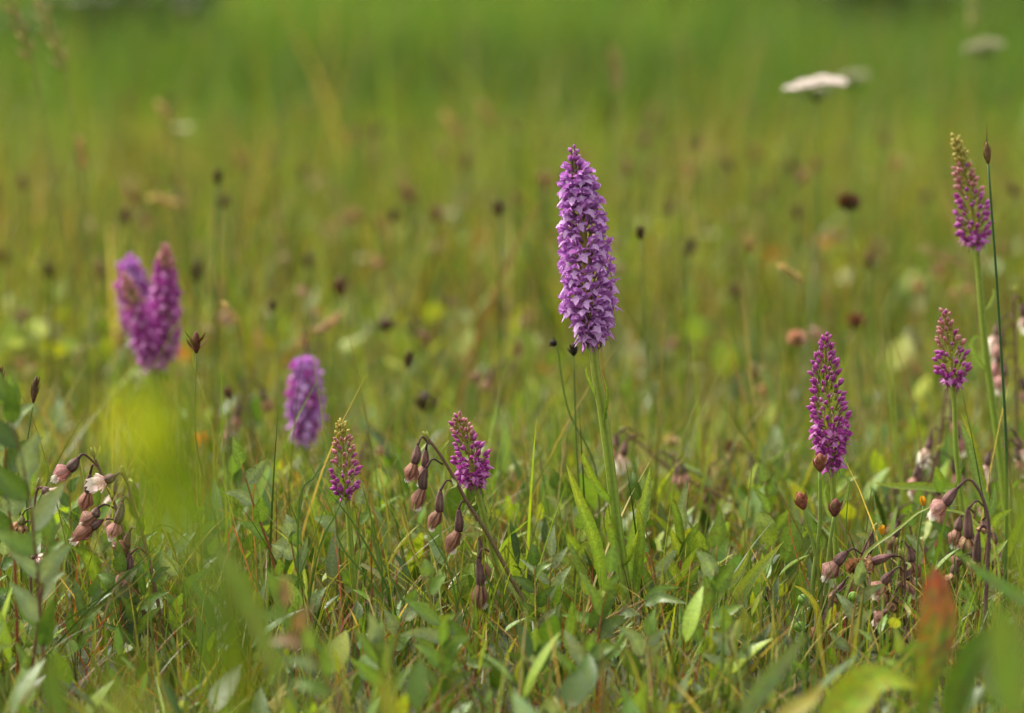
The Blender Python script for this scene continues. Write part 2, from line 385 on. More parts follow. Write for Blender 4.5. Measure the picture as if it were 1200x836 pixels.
# ------------------------------------------------------------------ orchid flowers (shared meshes, millimetres)
def petal_grid(mb, p0, p1, wid, nrm, c0, c1, cup=0.3, n=5, across=4, prof=P_LANCE, bend=None):
    p0, p1 = Vector(p0), Vector(p1); mid = (p0 + p1) / 2 + Vector(bend or (0, 0, 0))
    leaf(mb, [p0, mid, p1], wid, nrm, cup, c0, c1, prof, n, 1.0, 0, across)
PUR = (0.44, 0.165, 0.51); PURD = (0.40, 0.14, 0.45); LIL = (0.56, 0.32, 0.67); MAG = (0.42, 0.07, 0.37); MAGD = (0.28, 0.04, 0.25)
def flower_meshes(tag, cp, cd, cl, seed):
    random.seed(seed); mb = MB(); k = 0.001; j = lambda a: random.uniform(-a, a)
    sc = lambda *p: Vector(p) * k
    ov = mixc(cd, (0.10, 0.10, 0.02), 0.45)
    tube(mb, [sc(0, -4.5, -3.2), sc(0, -2, -2.2), sc(0, .8, -.2), sc(0, 2.2, .6)], [.0005, .0008, .0009, .0006], [ov, ov, cd, cp], n=7, sides=6)
    for s in (-1, 1):   # spreading lateral sepals, raised like wings and twisted
        petal_grid(mb, sc(s * .3, 2, .8), sc(s * (5.2 + j(1)), 3.2 + j(1.6), 2.4 + j(2.4)), .0031, (j(.4), -.9, 1), mixc(cd, cp, .4), mixc(cp, cl, .35), .5, bend=sc(s * .4, 1.0, .8 + j(.5)))
    for s in (-1, 1):   # hooded petals
        petal_grid(mb, sc(s * .5, 2, 1), sc(s * .5 + j(.3), 5.6 + j(.6), 2.9 + j(.6)), .0028, (s, .3, .6), cp, cl, .6, bend=sc(s * .9, -.2, 1.1))
    petal_grid(mb, sc(0, 1.6, 1.2), sc(j(.5), 4.4, 4.6 + j(.6)), .0031, (0, -1, 1), mixc(cd, cp, .3), cp, .6, bend=sc(0, -.5, .9))
    tube(mb, [sc(0, 2.3, 0), sc(j(.4), 1.0, -2.0), sc(j(.8), .3, -5), sc(j(1.2), .8 + j(.8), -8)], [.0006, .00055, .0004, .0002], [cp, cp, cd], n=8, sides=6)
    body = mb.mesh('flower'); body.materials.append(M_petal)
    lb = MB(); rows = []; n = 7; m = 8     # three-lobed lip: a pale throat, hanging and slightly convex
    W = 3.45 + j(.35); sk = j(.16); fl_ = random.uniform(.35, .75)
    for i in range(n + 1):
        r = i / n; row = []
        for q in range(m + 1):
            u = q / m * 2 - 1; a = u * 1.18
            lobe = 1 + .20 * math.cos(a * 5.2) - .06 * abs(u) + (0.16 if abs(u) < .14 else 0) + j(.05)
            rr = r * W * lobe * (1.12 if abs(u) < .9 else 1)
            X = math.sin(a + sk) * rr * 1.05; D = math.cos(a + sk) * rr
            yy = 2.9 + D * fl_ + .6 * r - .15 * X * X * r; zz = .5 - D * (1.2 - fl_ * .5) - .03 * X * X * r + .25 * math.sin(X * 2.2) * r + j(.2) * r
            c = mixc((0.69, 0.50, 0.76), cl, min(1, r * 1.15)) if abs(u) < .6 else mixc(cl, cp, r * .8)
            if .18 < r < .6 and abs(math.sin(q * 2.1 + i * 1.3)) > .8: c = mixc(c, cd, .55)
            if r > .9: c = mixc(c, cp, .75)
            row.append(lb.vert(sc(X, yy, zz), c))
        rows.append(row)
    for i in range(n):
        for q in range(m): lb.f.append((rows[i][q], rows[i][q + 1], rows[i + 1][q + 1], rows[i + 1][q]))
    lm = lb.mesh('lip'); lm.materials.append(M_petal)
    return body, lm
def bud_mesh(cp, cd, ovc, seed, ln=5.6, r=1.65):
    random.seed(seed); mb = MB(); k = 0.001
    tube(mb, [Vector((0, -3.6, -3.0)) * k, Vector((0, -1.8, -1.7)) * k, Vector((0, 0, 0))], [.00055, .0008, .00055], [ovc, ovc, mixc(ovc, cp, .5)], n=5, sides=6)
    P = []; rad = []; cl = []
    for i in range(8):
        s = i / 7; P.append(Vector((0, s * ln * .85, s * ln * .5 - s * s * ln * .22)) * k)
        rad.append(r * k * max(.10, math.sin(PI * (.06 + .90 * s) ** 1.0) ** .9 * (1.12 - .35 * s))); cl.append(mixc(cd, cp, s))
    tube(mb, P, rad, cl, sides=9, smooth=False, rib=.13, ribn=3)
    me = mb.mesh('bud'); me.materials.append(M_petal); return me
def bract_mesh(c0, c1, seed, L=9):
    random.seed(seed); mb = MB(); k = .001
    leaf(mb, [Vector((0, -3.8, -4)) * k, Vector((0, 0, -2.5)) * k, Vector((random.uniform(-1, 1), L * .35, L * .3)) * k], .0020, (0, -.5, 1), .4, c0, c1, P_LANCE, 6, 1.2)
    me = mb.mesh('bract'); me.materials.append(M_leaf); return me
FL_MAIN = [flower_meshes('a', PUR, PURD, LIL, s) for s in (1, 2, 3, 4, 5, 6, 7, 8)]
FL_MAG = [flower_meshes('b', MAG, MAGD, (0.46, 0.10, 0.40), s) for s in (11, 12, 13)]
BUD_MAIN = [bud_mesh(mixc(PUR, MAG, .5), PURD, (0.2, 0.17, 0.03), s, 4.4, 1.4) for s in (1, 2)]
OVC = (0.22, 0.22, 0.04)
BUD_MAG = [bud_mesh(tuple(v * b_ for v in c_), mixc(MAGD, MAG, .4), OVC, s, l_, r_) for s, l_, r_, b_, c_ in ((3, 5.6, 1.65, 1, MAG), (4, 6.4, 1.45, 1.15, (.42, .10, .36)), (13, 5, 1.8, .85, MAG), (14, 6.8, 1.6, .95, (.44, .07, .30)), (15, 4.6, 1.3, 1.1, (.46, .15, .36)))]
BUD_PINK = [bud_mesh((0.50, 0.20, 0.27), (0.42, 0.22, 0.14), (0.26, 0.24, 0.05), s) for s in (5, 6)]
BUD_GREEN = [bud_mesh((0.48, 0.40, 0.12), (0.40, 0.36, 0.07), (0.3, 0.3, 0.06), s) for s in (7, 8)]
BR_MAIN = [bract_mesh((0.10, 0.11, 0.02), (0.12, 0.05, 0.04), s) for s in (1, 2)]
BR_GRN = [bract_mesh((0.22, 0.23, 0.04), (0.27, 0.26, 0.05), s, 6) for s in (3, 4)]
random.seed(5)

def place(mesh, name, parent, p, outd, up, size, roll=0.0, origin=None):
    o = link(name, mesh, parent)
    yv = Vector(outd).normalized(); zv = (Vector(up) - yv * Vector(up).dot(yv)).normalized(); xv = yv.cross(zv)
    m = Matrix((xv, yv, zv)).transposed() @ Matrix.Rotation(roll, 3, 'Y')
    o.matrix_local = Matrix.Translation(p - origin) @ m.to_4x4() @ Matrix.Scale(size, 4)
    return o

def orchid(label, Y, spike, stem, prof, nfl, open_to, size, leaves=(), stem_r=2.6, group='purple orchids in the meadow',
           fl=FL_MAIN, buds=BUD_MAIN, topbuds=None, bracts=BR_MAIN, axis_col=(0.22, 0.22, 0.04), stemcol=(0.17, 0.24, 0.03), budscale=1.2, green_top=0.0, name='orchid', bract_every=1, core=0.35):
    """spike: photo points from its foot to its tip; prof: radius in photo px from foot to tip; open_to: share of the spike in open flower"""
    q = mpp(Y)
    S = [at(a, b, Y) for a, b in spike]
    st = [at(a, b, Y) for a, b in stem]
    foot = gp(st[-1]); base = foot
    t = thing(name, label, 'orchid', base, group)
    mb = MB()
    pts = [foot] + st[::-1] + [S[0]]
    tube(mb, pts, [stem_r * q * 1.25, stem_r * q * 1.1, stem_r * q], [mixc(stemcol, (.2, .2, .05), .2), stemcol, mixc(stemcol, axis_col, .4)], n=26, sides=10, rib=.06, ribn=5)
    A = cat_rom(S, 40)
    mb.build('stem', M_stem, t, base)
    ax = MB()
    tube(ax, A, [stem_r * q * core * 2.2, stem_r * q * core * 2, stem_r * q * .35], axis_col, n=20, sides=8); ax.build('spike_axis', M_stem, t, base)
    for i in range(nfl):
        s = (i + .5) / nfl
        u = s * 40; k = min(int(u), 39); p = A[k].lerp(A[k + 1], u - k)
        T = (A[k + 1] - A[k]).normalized()
        ang = i * 2.39996 + random.uniform(-.25, .25)
        r = interp(prof, s) * q
        h = Vector((math.cos(ang), math.sin(ang), 0)); h = (h - T * h.dot(T)).normalized()
        sc = size * q / 0.0004 * random.uniform(.9, 1.1)
        is_open = s < open_to + random.uniform(-.04, .04)
        reach = 5.0 * .001 * sc if is_open else 3.2 * .001 * sc * budscale
        r *= random.uniform(.84, 1.1)
        pos = p + h * (max(r - reach, r * .12) - random.uniform(0, .0011) * (is_open)) + T * random.uniform(-1.1, 1.1) * .001
        if is_open:
            body, lip = random.choice(fl)
            o = place(body, 'flower', t, pos, h + T * random.uniform(-.35, .3) + h.cross(T) * random.uniform(-.45, .45), T, sc * random.uniform(.88, 1.08), random.uniform(-.5, .5), base)
            link('lip', lip, o)
        else:
            sz = sc * budscale * (1.1 - .42 * max(0, (s - open_to) / max(.05, 1 - open_to)))
            pool = buds
            if topbuds and s > open_to + (1 - open_to) * .45 and random.random() < .85: pool = topbuds
            if green_top and s > 1 - green_top: pool = BUD_GREEN
            place(random.choice(pool), 'bud', t, pos, h + T * (random.uniform(-.1, .35) + .9 * s * s) + h.cross(T) * random.uniform(-.3, .3), T, sz * random.uniform(.85, 1.1), random.uniform(-.2, .2), base)
        if i % bract_every == 0:
            place(random.choice(bracts), 'bract', t, p + h * max(0, r * .3) - T * .001, h + T * (.5 if s < .85 else 1.2), T, sc * .95 * (1 - .35 * s), 0, base)
    for lf in leaves:
        pts_, wd = lf[0], lf[1]; kw = dict(lf[2]) if len(lf) > 2 else {}
        dz = kw.pop('dy', 0.0)
        lb = MB(); m_ = len(pts_) - 1
        leaf(lb, [at(a, b, Y + dz * (i / m_)) for i, (a, b) in enumerate(pts_)], wd * q, **kw)
        lb.build('leaf', M_leaf, t, base)
    return t

YF = 1.33
LG = dict(col=(0.13, 0.22, 0.03), tip=(0.22, 0.27, 0.04))
orchid('tallest densely flowered lilac purple orchid spike in the centre on a thick green stem', YF,
       [(695, 400), (690, 350), (685, 290), (678, 225), (672, 176)], [(699, 440), (706, 480), (713, 530), (719, 580), (725, 630), (733, 690), (738, 745)],
       [19, 30, 35.5, 35.5, 34, 32, 29.5, 27, 23, 14, 8], 150, .88, .90,
       leaves=[([(708, 700), (697, 640), (679, 590), (663, 543)], 17, dict(nrm=(.5, -1, .2), fold=.5, prof=P_STRAP, n=14, dy=-.012, **LG)),
               ([(722, 592), (708, 578), (694, 556), (685, 535), (688, 531)], 11, dict(nrm=(-.6, -1, .2), fold=.6, prof=P_STRAP, n=12, dy=-.006, **LG)),
               ([(712, 515), (707, 490), (711, 462), (706, 437)], 7, dict(nrm=(1, -1, .2), fold=.6, prof=P_LANCE, dy=-.008, **LG)),
               ([(729, 690), (722, 640), (714, 612), (712, 592)], 14, dict(nrm=(-.4, -1, .1), fold=.3, prof=P_LANCE, dy=-.004, **LG)),
               ([(736, 700), (741, 640), (755, 590), (762, 547)], 17, dict(nrm=(.3, -1, .2), fold=.5, prof=P_STRAP, n=14, dy=.01, **LG)),
               ([(744, 705), (750, 660), (752, 620), (746, 587)], 13, dict(nrm=(-.5, -1, .2), fold=.5, prof=P_STRAP, n=14, dy=-.015, **LG)),
               ([(728, 665), (735, 655), (741, 640), (748, 620)], 9, dict(nrm=(.5, -1, .2), fold=.5, prof=P_STRAP, dy=-.02, **LG)),
               ([(700, 470), (692, 450), (687, 436), (688, 428)], 3, dict(nrm=(0, -1, .2), prof=P_LANCE, dy=-.004, **LG))],
       stem_r=5.6, name='orchid', core=.45, budscale=.9, axis_col=(.28, .24, .05))
MGK = dict(fl=FL_MAG, buds=BUD_MAG, bracts=BR_GRN, bract_every=2)
orchid('narrow magenta orchid spike in half bud standing above three brown seed heads at right', 1.36,
       [(975, 548), (972, 490), (968, 440), (967, 396)], [(977, 580), (979, 620), (981, 665), (984, 700)],
       [14, 22, 25, 25, 23.5, 21, 18, 14, 9], 140, .30, .64,
       leaves=[([(985, 600), (990, 586), (995, 566), (988, 556)], 5, dict(prof=P_LANCE, col=(.17, .23, .06))), ([(977, 610), (970, 600), (966, 580), (969, 566)], 5, dict(prof=P_LANCE, col=(.17, .23, .06)))],
       stem_r=3.3, budscale=1.15, topbuds=None, **MGK)
orchid('short magenta orchid spike mostly in bud beside the long stem of the tallest right orchid', 1.39,
       [(1117, 452), (1115, 425), (1111, 395), (1106, 366)], [(1119, 480), (1121, 530), (1126, 580), (1130, 640)],
       [14, 21, 21, 19, 16, 12, 8], 66, .12, .62, leaves=[([(1160, 600), (1145, 560), (1135, 520), (1124, 492)], 11, dict(prof=P_STRAP, dy=.02, col=(.13, .2, .03)))],
       stem_r=3.0, topbuds=BUD_PINK, **MGK)
orchid('tall pink budded orchid with a yellowish tip at the far right of the meadow', 1.45,
       [(1144, 288), (1140, 250), (1131, 205), (1119, 161)], [(1148, 330), (1154, 400), (1162, 460), (1170, 520), (1180, 600), (1183, 650)],
       [12, 21, 23.5, 22, 19, 16, 13, 11, 8], 118, .10, .60,
       leaves=[([(1152, 365), (1160, 358), (1165, 345), (1163, 338)], 6, dict(prof=P_LANCE, col=(.17, .23, .06))), ([(1160, 438), (1146, 425), (1138, 405), (1144, 395), (1147, 397)], 8, dict(prof=P_LANCE, col=(.15, .22, .04))),
               ([(1158, 620), (1146, 560), (1140, 520), (1128, 480)], 12, dict(prof=P_STRAP, col=(.13, .2, .03)))],
       stem_r=3.8, topbuds=BUD_PINK, green_top=.25, **MGK)
orchid('slender orchid with widely spaced pink buds and yellow tip left of the drooping helleborine', 1.33,
       [(405, 582), (404, 560), (402, 525), (400, 496)], [(408, 600), (411, 640), (415, 680), (420, 730)],
       [10, 17, 19, 17.5, 15, 12, 9], 76, .05, .58, leaves=[([(419, 730), (414, 690), (410, 650), (413, 622)], 9, dict(prof=P_STRAP, col=(.2, .24, .04), nrm=(1, -1, .2)))],
       stem_r=3.4, topbuds=BUD_PINK, green_top=.2, **MGK)
orchid('magenta orchid with a pale budded top leaning left behind the drooping helleborine stem', 1.345,
       [(557, 568), (553, 545), (545, 515), (536, 488)], [(563, 590), (572, 625), (582, 665), (594, 710), (604, 742)],
       [15, 22, 24, 20, 17, 14, 9], 84, .40, .60, leaves=[([(603, 738), (590, 690), (575, 660), (548, 645)], 15, dict(prof=P_STRAP, n=14, dy=.02, nrm=(.3, -.6, 1), **LG)), ([(570, 614), (573, 600), (568, 585), (570, 577)], 5, dict(col=(.2, .25, .05))),
               ([(640, 748), (620, 716), (600, 690), (580, 668)], 13, dict(prof=P_STRAP, n=12, nrm=(.3, -.6, 1), **LG)), ([(612, 742), (618, 722), (610, 706), (600, 696)], 10, dict(prof=P_LANCE, **LG))],
       stem_r=3.6, topbuds=BUD_PINK, **MGK)
BK = dict(bracts=BR_GRN, bract_every=3, stem_r=4)
orchid('blurred violet orchid spike, the left and back one of the three close together', 1.80, [(182, 430), (170, 390), (157, 345), (150, 307)], [(186, 460), (188, 500), (190, 540)],
       [13, 20, 24, 25, 23, 17, 8], 90, 1.0, .8, fl=FL_MAIN[:3] + FL_MAG, **BK)
orchid('blurred magenta orchid spike, the taller right one of the three close together', 1.72, [(186, 428), (190, 390), (194, 340), (193, 289)], [(184, 460), (182, 500), (180, 540)],
       [12, 22, 24, 22, 18, 14, 7], 100, .85, .72, fl=FL_MAG, buds=BUD_PINK, **BK)
orchid('blurred magenta orchid spike with pale buds, the low front one of the three close together', 1.70, [(178, 432), (172, 400), (160, 360), (146, 322)], [(180, 470), (181, 500), (181, 540)],
       [10, 16, 17, 16, 15, 12, 6], 70, .65, .66, fl=FL_MAG, buds=BUD_PINK, **BK)
orchid('blurred pale purple orchid spike with a brown centre above the budded orchid', 1.68, [(357, 515), (358, 490), (358, 455), (357, 424)], [(356, 540), (355, 570), (354, 600)],
       [14, 22, 24, 23, 20, 12], 80, 1.0, .8, fl=FL_MAIN[:4] + FL_MAG[:2], **BK)
orchid('tiny blurred purple orchid far back behind the middle of the meadow', 2.6, [(525, 478), (525, 455), (524, 438)], [(526, 500), (527, 540)],
       [10, 13, 12, 7], 40, 1.0, .8, fl=FL_MAIN, **BK)
orchid('tiny blurred purple orchid far back at the left edge of the meadow', 2.7, [(26, 430), (25, 418), (25, 406)], [(26, 460), (27, 500)],
       [9, 11, 10, 6], 34, 1.0, .8, fl=FL_MAIN, **BK)
orchid('small blurred purple orchid half hidden behind the left helleborine', 1.62, [(165, 608), (164, 592), (162, 578)], [(166, 630), (167, 660)],
       [10, 12, 10, 5], 34, 1.0, .7, fl=FL_MAIN, **BK)

# ------------------------------------------------------------------ marsh helleborines
OVD = (0.075, 0.032, 0.036); OVG = (0.15, 0.085, 0.08); BRN = (0.28, 0.125, 0.095); PNK = (0.52, 0.27, 0.27); WHT = (0.72, 0.68, 0.56)
def perianth(mb, p, d, L, Rr, openv, c0, c1, n=5, narrow=1.0):
    d = d.normalized(); a = d.cross(Vector((0.2, 1, .3))).normalized(); b = d.cross(a)
    for k in range(n):
        th = 2 * PI * (k + random.uniform(-.1, .1)) / n; LL = L * random.uniform(.86, 1.08); rows = []
        for i in range(7):
            s = i / 6
            closed = (.42 + 1.16 * s if s < .5 else 1.0 - .62 * ((s - .5) / .5) ** 1.5) * (1 + .10 * math.sin(k * 3 + s * 5)); op = .3 + 1.5 * s
            r = Rr * (closed * (1 - openv) + op * openv) * (1 + random.uniform(-.05, .07))
            hgt = LL * (s * (1 - openv * .55) - openv * .12 * s * s)
            wv = 2 * PI / n * .62 * narrow * (math.sin(PI * min(1, .22 + .76 * s)) ** .7)
            if openv > .3: wv *= .62
            row = []
            for m_ in range(5):
                u = m_ / 4 * 2 - 1; tt = th + u * wv
                rr = r * (1 - .10 * abs(u) * (k % 2 * 2 - 1))
                c = mixc(c0, c1, s); c = tuple(x * (1.3 if m_ == 2 else 1 - .22 * (m_ % 2)) * (1.15 if (k + m_) % 3 == 0 else .95) for x in c)
                row.append(mb.vert(p + d * hgt + (a * math.cos(tt) + b * math.sin(tt)) * rr, c))
            rows.append(row)
        for i in range(6):
            for m_ in range(4): mb.f.append((rows[i][m_], rows[i][m_ + 1], rows[i + 1][m_ + 1], rows[i + 1][m_]))
def lip_frill(mb, p, d, size, col):
    d = d.normalized(); a = d.cross(Vector((0, 1, .1))).normalized(); b = d.cross(a); rows = []
    for i in range(6):
        s = i / 5; row = []
        for k in range(8):
            u = k / 7 * 2 - 1
            wv = size * (.20 + .34 * s) * (1 + .12 * math.sin(i * 2.3))
            fr = size * (.16 * math.sin(u * 9 + i) + .10 * math.cos(u * 5 - i * 2)) * s
            c = mixc(mixc(col, (.55, .33, .16), .6), col, min(1, s * 1.6))
            row.append(mb.vert(p + d * size * s * (1 - .16 * u * u + .10 * math.sin(u * 11)) + a * u * wv + b * (fr - size * .35 * u * u + size * .3 * s * s), c))
        rows.append(row)
    for i in range(5):
        for k in range(7): mb.f.append((rows[i][k], rows[i][k + 1], rows[i + 1][k + 1], rows[i + 1][k]))
def helleborine(label, Y, stem, flowers, bracts=(), stem_r=2.0, scol=(0.13, 0.07, 0.05), sc=1.0, group='marsh helleborines', tipbud=True, greenfoot=True):
    q = mpp(Y); S = [at(a, b, Y) for a, b in stem]; foot = gp(S[-1])
    t = thing('marsh_helleborine', label, 'helleborine', foot, group)
    mb = MB(); gr = (0.15, 0.12, 0.045) if greenfoot else scol
    tube(mb, S + [foot], [stem_r * .75 * q, stem_r * q, stem_r * 1.15 * q, stem_r * 1.3 * q], [scol, scol, mixc(scol, gr, .5), gr], n=34, sides=8)
    mb.build('stem', M_fuzz, t, foot)
    if tipbud:
        bb = MB(); d = (S[0] - S[1]).normalized()
        ellipsoid(bb, S[0] - d * q, S[0] + d * q * 12 * sc, 2.6 * q * sc, (0.24, 0.25, 0.06))
        leaf(bb, [S[0], S[0] + d * q * 9 + Vector((q * 4, 0, 0)), S[0] + d * q * 14 + Vector((q * 5, 0, 0))], 4 * q, col=(.22, .25, .06))
        bb.build('bud', M_leaf, t, foot)
    for fx in flowers:
        pts, kind = fx[0], fx[1]; dy = fx[2] if len(fx) > 2 else random.uniform(-.012, .012)
        k = sc * (fx[3] if len(fx) > 3 else 1.0)
        A, H, O0, O1, E = [at(a, b, Y + dy * (i > 0) * (1 if i > 1 else .6)) for i, (a, b) in enumerate(pts[:5])]
        A = at(*pts[0], Y)
        ov = MB(); c1, c2 = jit(OVD, .2), jit(OVG, .2)
        if kind == 'green': c1, c2 = (.12, .12, .04), (.14, .13, .05)
        tube(ov, [A, H, O0], [1.15 * q * k, 1.1 * q * k, 1.7 * q * k], [mixc(c1, scol, .5), c1, c1], n=9, sides=7)
        tube(ov, [O0, (O0 + O1) / 2 + Vector((random.uniform(-1.5, 1.5), random.uniform(-1, 1), 0)) * q, O1], [random.uniform(1.5, 2.1) * q * k, 3.4 * q * k, 4.6 * q * k, 5.2 * q * k, 5.2 * q * k, 4.4 * q * k], [c1, c2, c1], n=10, sides=18, rib=.10, ribn=6)
        o = ov.build('ovary', M_fuzz, t, foot)
        pe = MB(); d = E - O1; L = d.length
        if L < 1e-4: d = (O1 - O0); L = d.length
        if kind == 'brown': perianth(pe, O1 - d * .1, d + Vector((random.uniform(-.12, .12), 0, 0)) * L, L * random.uniform(1.2, 1.42), random.uniform(7.6, 9.2) * q * k, 0, mixc(jit(BRN), (.15, .12, .05), .25), jit(BRN))
        elif kind == 'pink': perianth(pe, O1 - d * .1, d, L * random.uniform(1.15, 1.35), random.uniform(8.2, 9.6) * q * k, random.uniform(.04, .16), jit(BRN), jit(PNK))
        elif kind == 'open': perianth(pe, O1 - d * .1, d, L * 1.25 + 6 * q, 9 * q * k, .72, mixc(PNK, BRN, .5), jit((.76, .66, .60)), n=5)
        else:
            for _ in range(3): perianth(pe, O1 - d * random.uniform(0, .1) + Vector((random.uniform(-1, 1), 0, random.uniform(-1, 1))) * q * 2, d + Vector((random.uniform(-1, 1), random.uniform(-1, 1), random.uniform(-.3, .6))) * L * .35, L * .9, 8.5 * q * k, random.uniform(0, .35), jit((.25, .13, .06)), jit((.38, .22, .13)), narrow=.7)
        pe.build('sepals', M_wither, o, foot)
        if kind in ('brown', 'pink', 'open'):
            lb = MB(); lp = at(*pts[5], Y + dy) if len(pts) > 5 else E + d.normalized() * 5 * q; lp = lp.lerp(E, .35)
            p0 = O1 + d * (.85 if kind != 'open' else .25); dd = lp - p0
            lip_frill(lb, p0, dd, (min(dd.length, 11.5 * q * k) if kind != 'open' else max(dd.length, 15 * q * k)), jit(WHT, .08))
            lb.build('lip', M_petal, o, foot)
    for (a, b, c2, wd) in bracts:
        lb = MB(); leaf(lb, [at(*a, Y), at(*b, Y - .004), at(*c2, Y - .008)], wd * q, col=(.17, .21, .05), tip=(.24, .25, .06), nrm=(random.uniform(-.5, .5), -1, .6), n=7)
        lb.build('bract', M_leaf, t, foot)
    return t
Z = lambda ox, oy, s: (lambda *c: [(ox + a / s, oy + b / s) for a, b in c])
z3 = Z(360, 460, 2.987)
helleborine('arching marsh helleborine stem with seven drooping brown flowers left of the tall orchid', 1.325,
    z3((425, 165), (470, 225), (520, 310), (560, 385), (610, 460), (650, 530), (730, 680), (770, 760)),
    [(z3((424, 178), (402, 156), (386, 186), (375, 248), (353, 300), (347, 322)), 'brown', -.006),
     (z3((428, 182), (420, 180), (416, 200), (411, 262), (393, 320), (387, 336)), 'brown', .012, .9),
     (z3((474, 252), (440, 234), (416, 266), (405, 338), (386, 398), (386, 424)), 'brown', -.006),
     (z3((522, 322), (490, 308), (466, 345), (462, 418), (440, 474), (428, 492)), 'brown', -.004),
     (z3((550, 382), (540, 384), (530, 410), (530, 486), (506, 545), (510, 576)), 'brown', -.003),
     (z3((606, 492), (604, 496), (602, 515), (608, 592), (622, 650), (634, 676)), 'brown', .012, .9),
     (z3((636, 556), (612, 548), (598, 582), (607, 676), (604, 745), (642, 756)), 'brown', -.006)],
    bracts=[(*z3((455, 205), (478, 185), (498, 168)), 6), (*z3((415, 178), (402, 196), (392, 212)), 4), (*z3((505, 300), (520, 325), (500, 338)), 5), (*z3((575, 395), (590, 385), (590, 360)), 5), (*z3((610, 470), (570, 455), (548, 430)), 7), (*z3((620, 490), (580, 500), (535, 490)), 7), (*z3((600, 450), (590, 470), (615, 485)), 5)],
    stem_r=2.3)
z4 = Z(0, 420, 2.008)
helleborine('upright marsh helleborine with pink and brown hanging flowers, front stem of the left pair', 1.32,
    z4((293, 275), (300, 295), (315, 350), (340, 430), (365, 540), (385, 650), (402, 745)),
    [(z4((298, 292), (284, 270), (272, 276), (248, 288), (222, 296), (196, 308)), 'open', -.004),
     (z4((318, 352), (295, 326), (288, 338), (275, 388), (262, 422), (258, 436)), 'pink', -.003),
     (z4((330, 412), (314, 398), (305, 408), (298, 448), (272, 440), (262, 434)), 'brown', .01, .9),
     (z4((350, 468), (328, 446), (306, 462), (302, 506), (282, 540), (276, 560)), 'pink', -.004)],
    bracts=[(*z4((298, 290), (304, 285), (312, 290)), 5)], stem_r=2.1)
helleborine('marsh helleborine with brown flowers facing left, rear stem of the left pair', 1.335,
    z4((222, 232), (236, 266), (265, 330), (290, 410), (312, 505), (338, 595), (375, 700), (390, 760)),
    [(z4((232, 256), (198, 226), (184, 236), (162, 262), (132, 275), (120, 300)), 'pink', -.004, 1.2),
     (z4((238, 268), (220, 250), (212, 272), (208, 318), (200, 352), (196, 362)), 'brown', .008),
     (z4((268, 352), (246, 344), (230, 352), (222, 372), (192, 388), (186, 398)), 'brown', -.003, 1.1),
     (z4((280, 382), (256, 378), (240, 382), (216, 398), (178, 424), (160, 446)), 'brown', -.004),
     (z4((292, 412), (286, 415), (292, 430), (298, 468), (300, 505), (298, 515)), 'brown', .006)],
    bracts=[(*z4((222, 240), (234, 222), (236, 204)), 5), (*z4((260, 330), (262, 318), (250, 300)), 5)], stem_r=2.1)
helleborine('marsh helleborine at the left edge with two open white flowers among willow leaves', 1.31,
    z4((88, 305), (82, 340), (76, 430), (72, 520), (78, 640), (90, 760)),
    [(z4((84, 318), (92, 304), (100, 306), (108, 314), (124, 328), (128, 342)), 'open', -.004, 1.1),
     (z4((84, 350), (62, 356), (52, 370), (48, 392), (44, 420), (42, 432)), 'green', .004, .9),
     (z4((76, 450), (80, 452), (82, 460), (84, 470), (95, 478), (104, 492)), 'open', -.004, 1.0),
     (z4((80, 388), (66, 382), (56, 392), (48, 410), (46, 440), (44, 450)), 'brown', .006, .8)],
    bracts=[(*z4((80, 310), (76, 300), (78, 290)), 5), (*z4((84, 360), (92, 375), (88, 388)), 6)], stem_r=1.8)
z7 = Z(860, 560, 3.029)
helleborine('marsh helleborine at lower right with five hanging dark ovaries, right stem of the cluster', 1.30,
    z7((598, 284), (604, 300), (606, 380), (612, 470), (620, 570), (616, 700), (610, 800)),
    [(z7((602, 290), (586, 280), (560, 276), (492, 298), (452, 318)), 'dry', -.006, 1.0),
     (z7((604, 335), (585, 318), (558, 338), (530, 376), (500, 410), (496, 444)), 'pink', -.004),
     (z7((608, 395), (590, 378), (576, 400), (570, 448), (548, 476)), 'dry', -.003, .8),
     (z7((610, 452), (592, 440), (570, 462), (530, 484), (500, 505), (494, 538)), 'pink', .004, .85),
     (z7((618, 530), (606, 530), (608, 540), (616, 584), (616, 622), (628, 650)), 'dry', -.003, .9)],
    bracts=[(*z7((606, 300), (622, 310), (612, 330)), 6), (*z7((608, 440), (622, 470), (616, 500)), 8)], stem_r=1.9)
helleborine('marsh helleborine at lower right with a pink and white flower, left stem of the cluster', 1.33,
    z7((492, 192), (462, 252), (436, 320), (414, 360), (402, 450), (405, 560), (415, 720)),
    [(z7((456, 272), (424, 252), (402, 264), (362, 306), (328, 348), (312, 382)), 'pink', -.005, 1.1),
     (z7((470, 232), (484, 200), (490, 196), (476, 268), (460, 300)), 'dry', .006, .8),
     (z7((420, 352), (404, 354), (392, 370), (352, 424), (338, 452)), 'dry', .004, .7),
     (z7((414, 372), (360, 418), (348, 428), (318, 528), (278, 588)), 'dry', -.004, .85),
     (z7((414, 366), (416, 380), (410, 400), (404, 470), (378, 548)), 'dry', -.002, .8)],
    bracts=[(*z7((480, 205), (455, 208), (432, 200)), 9)], stem_r=1.7)
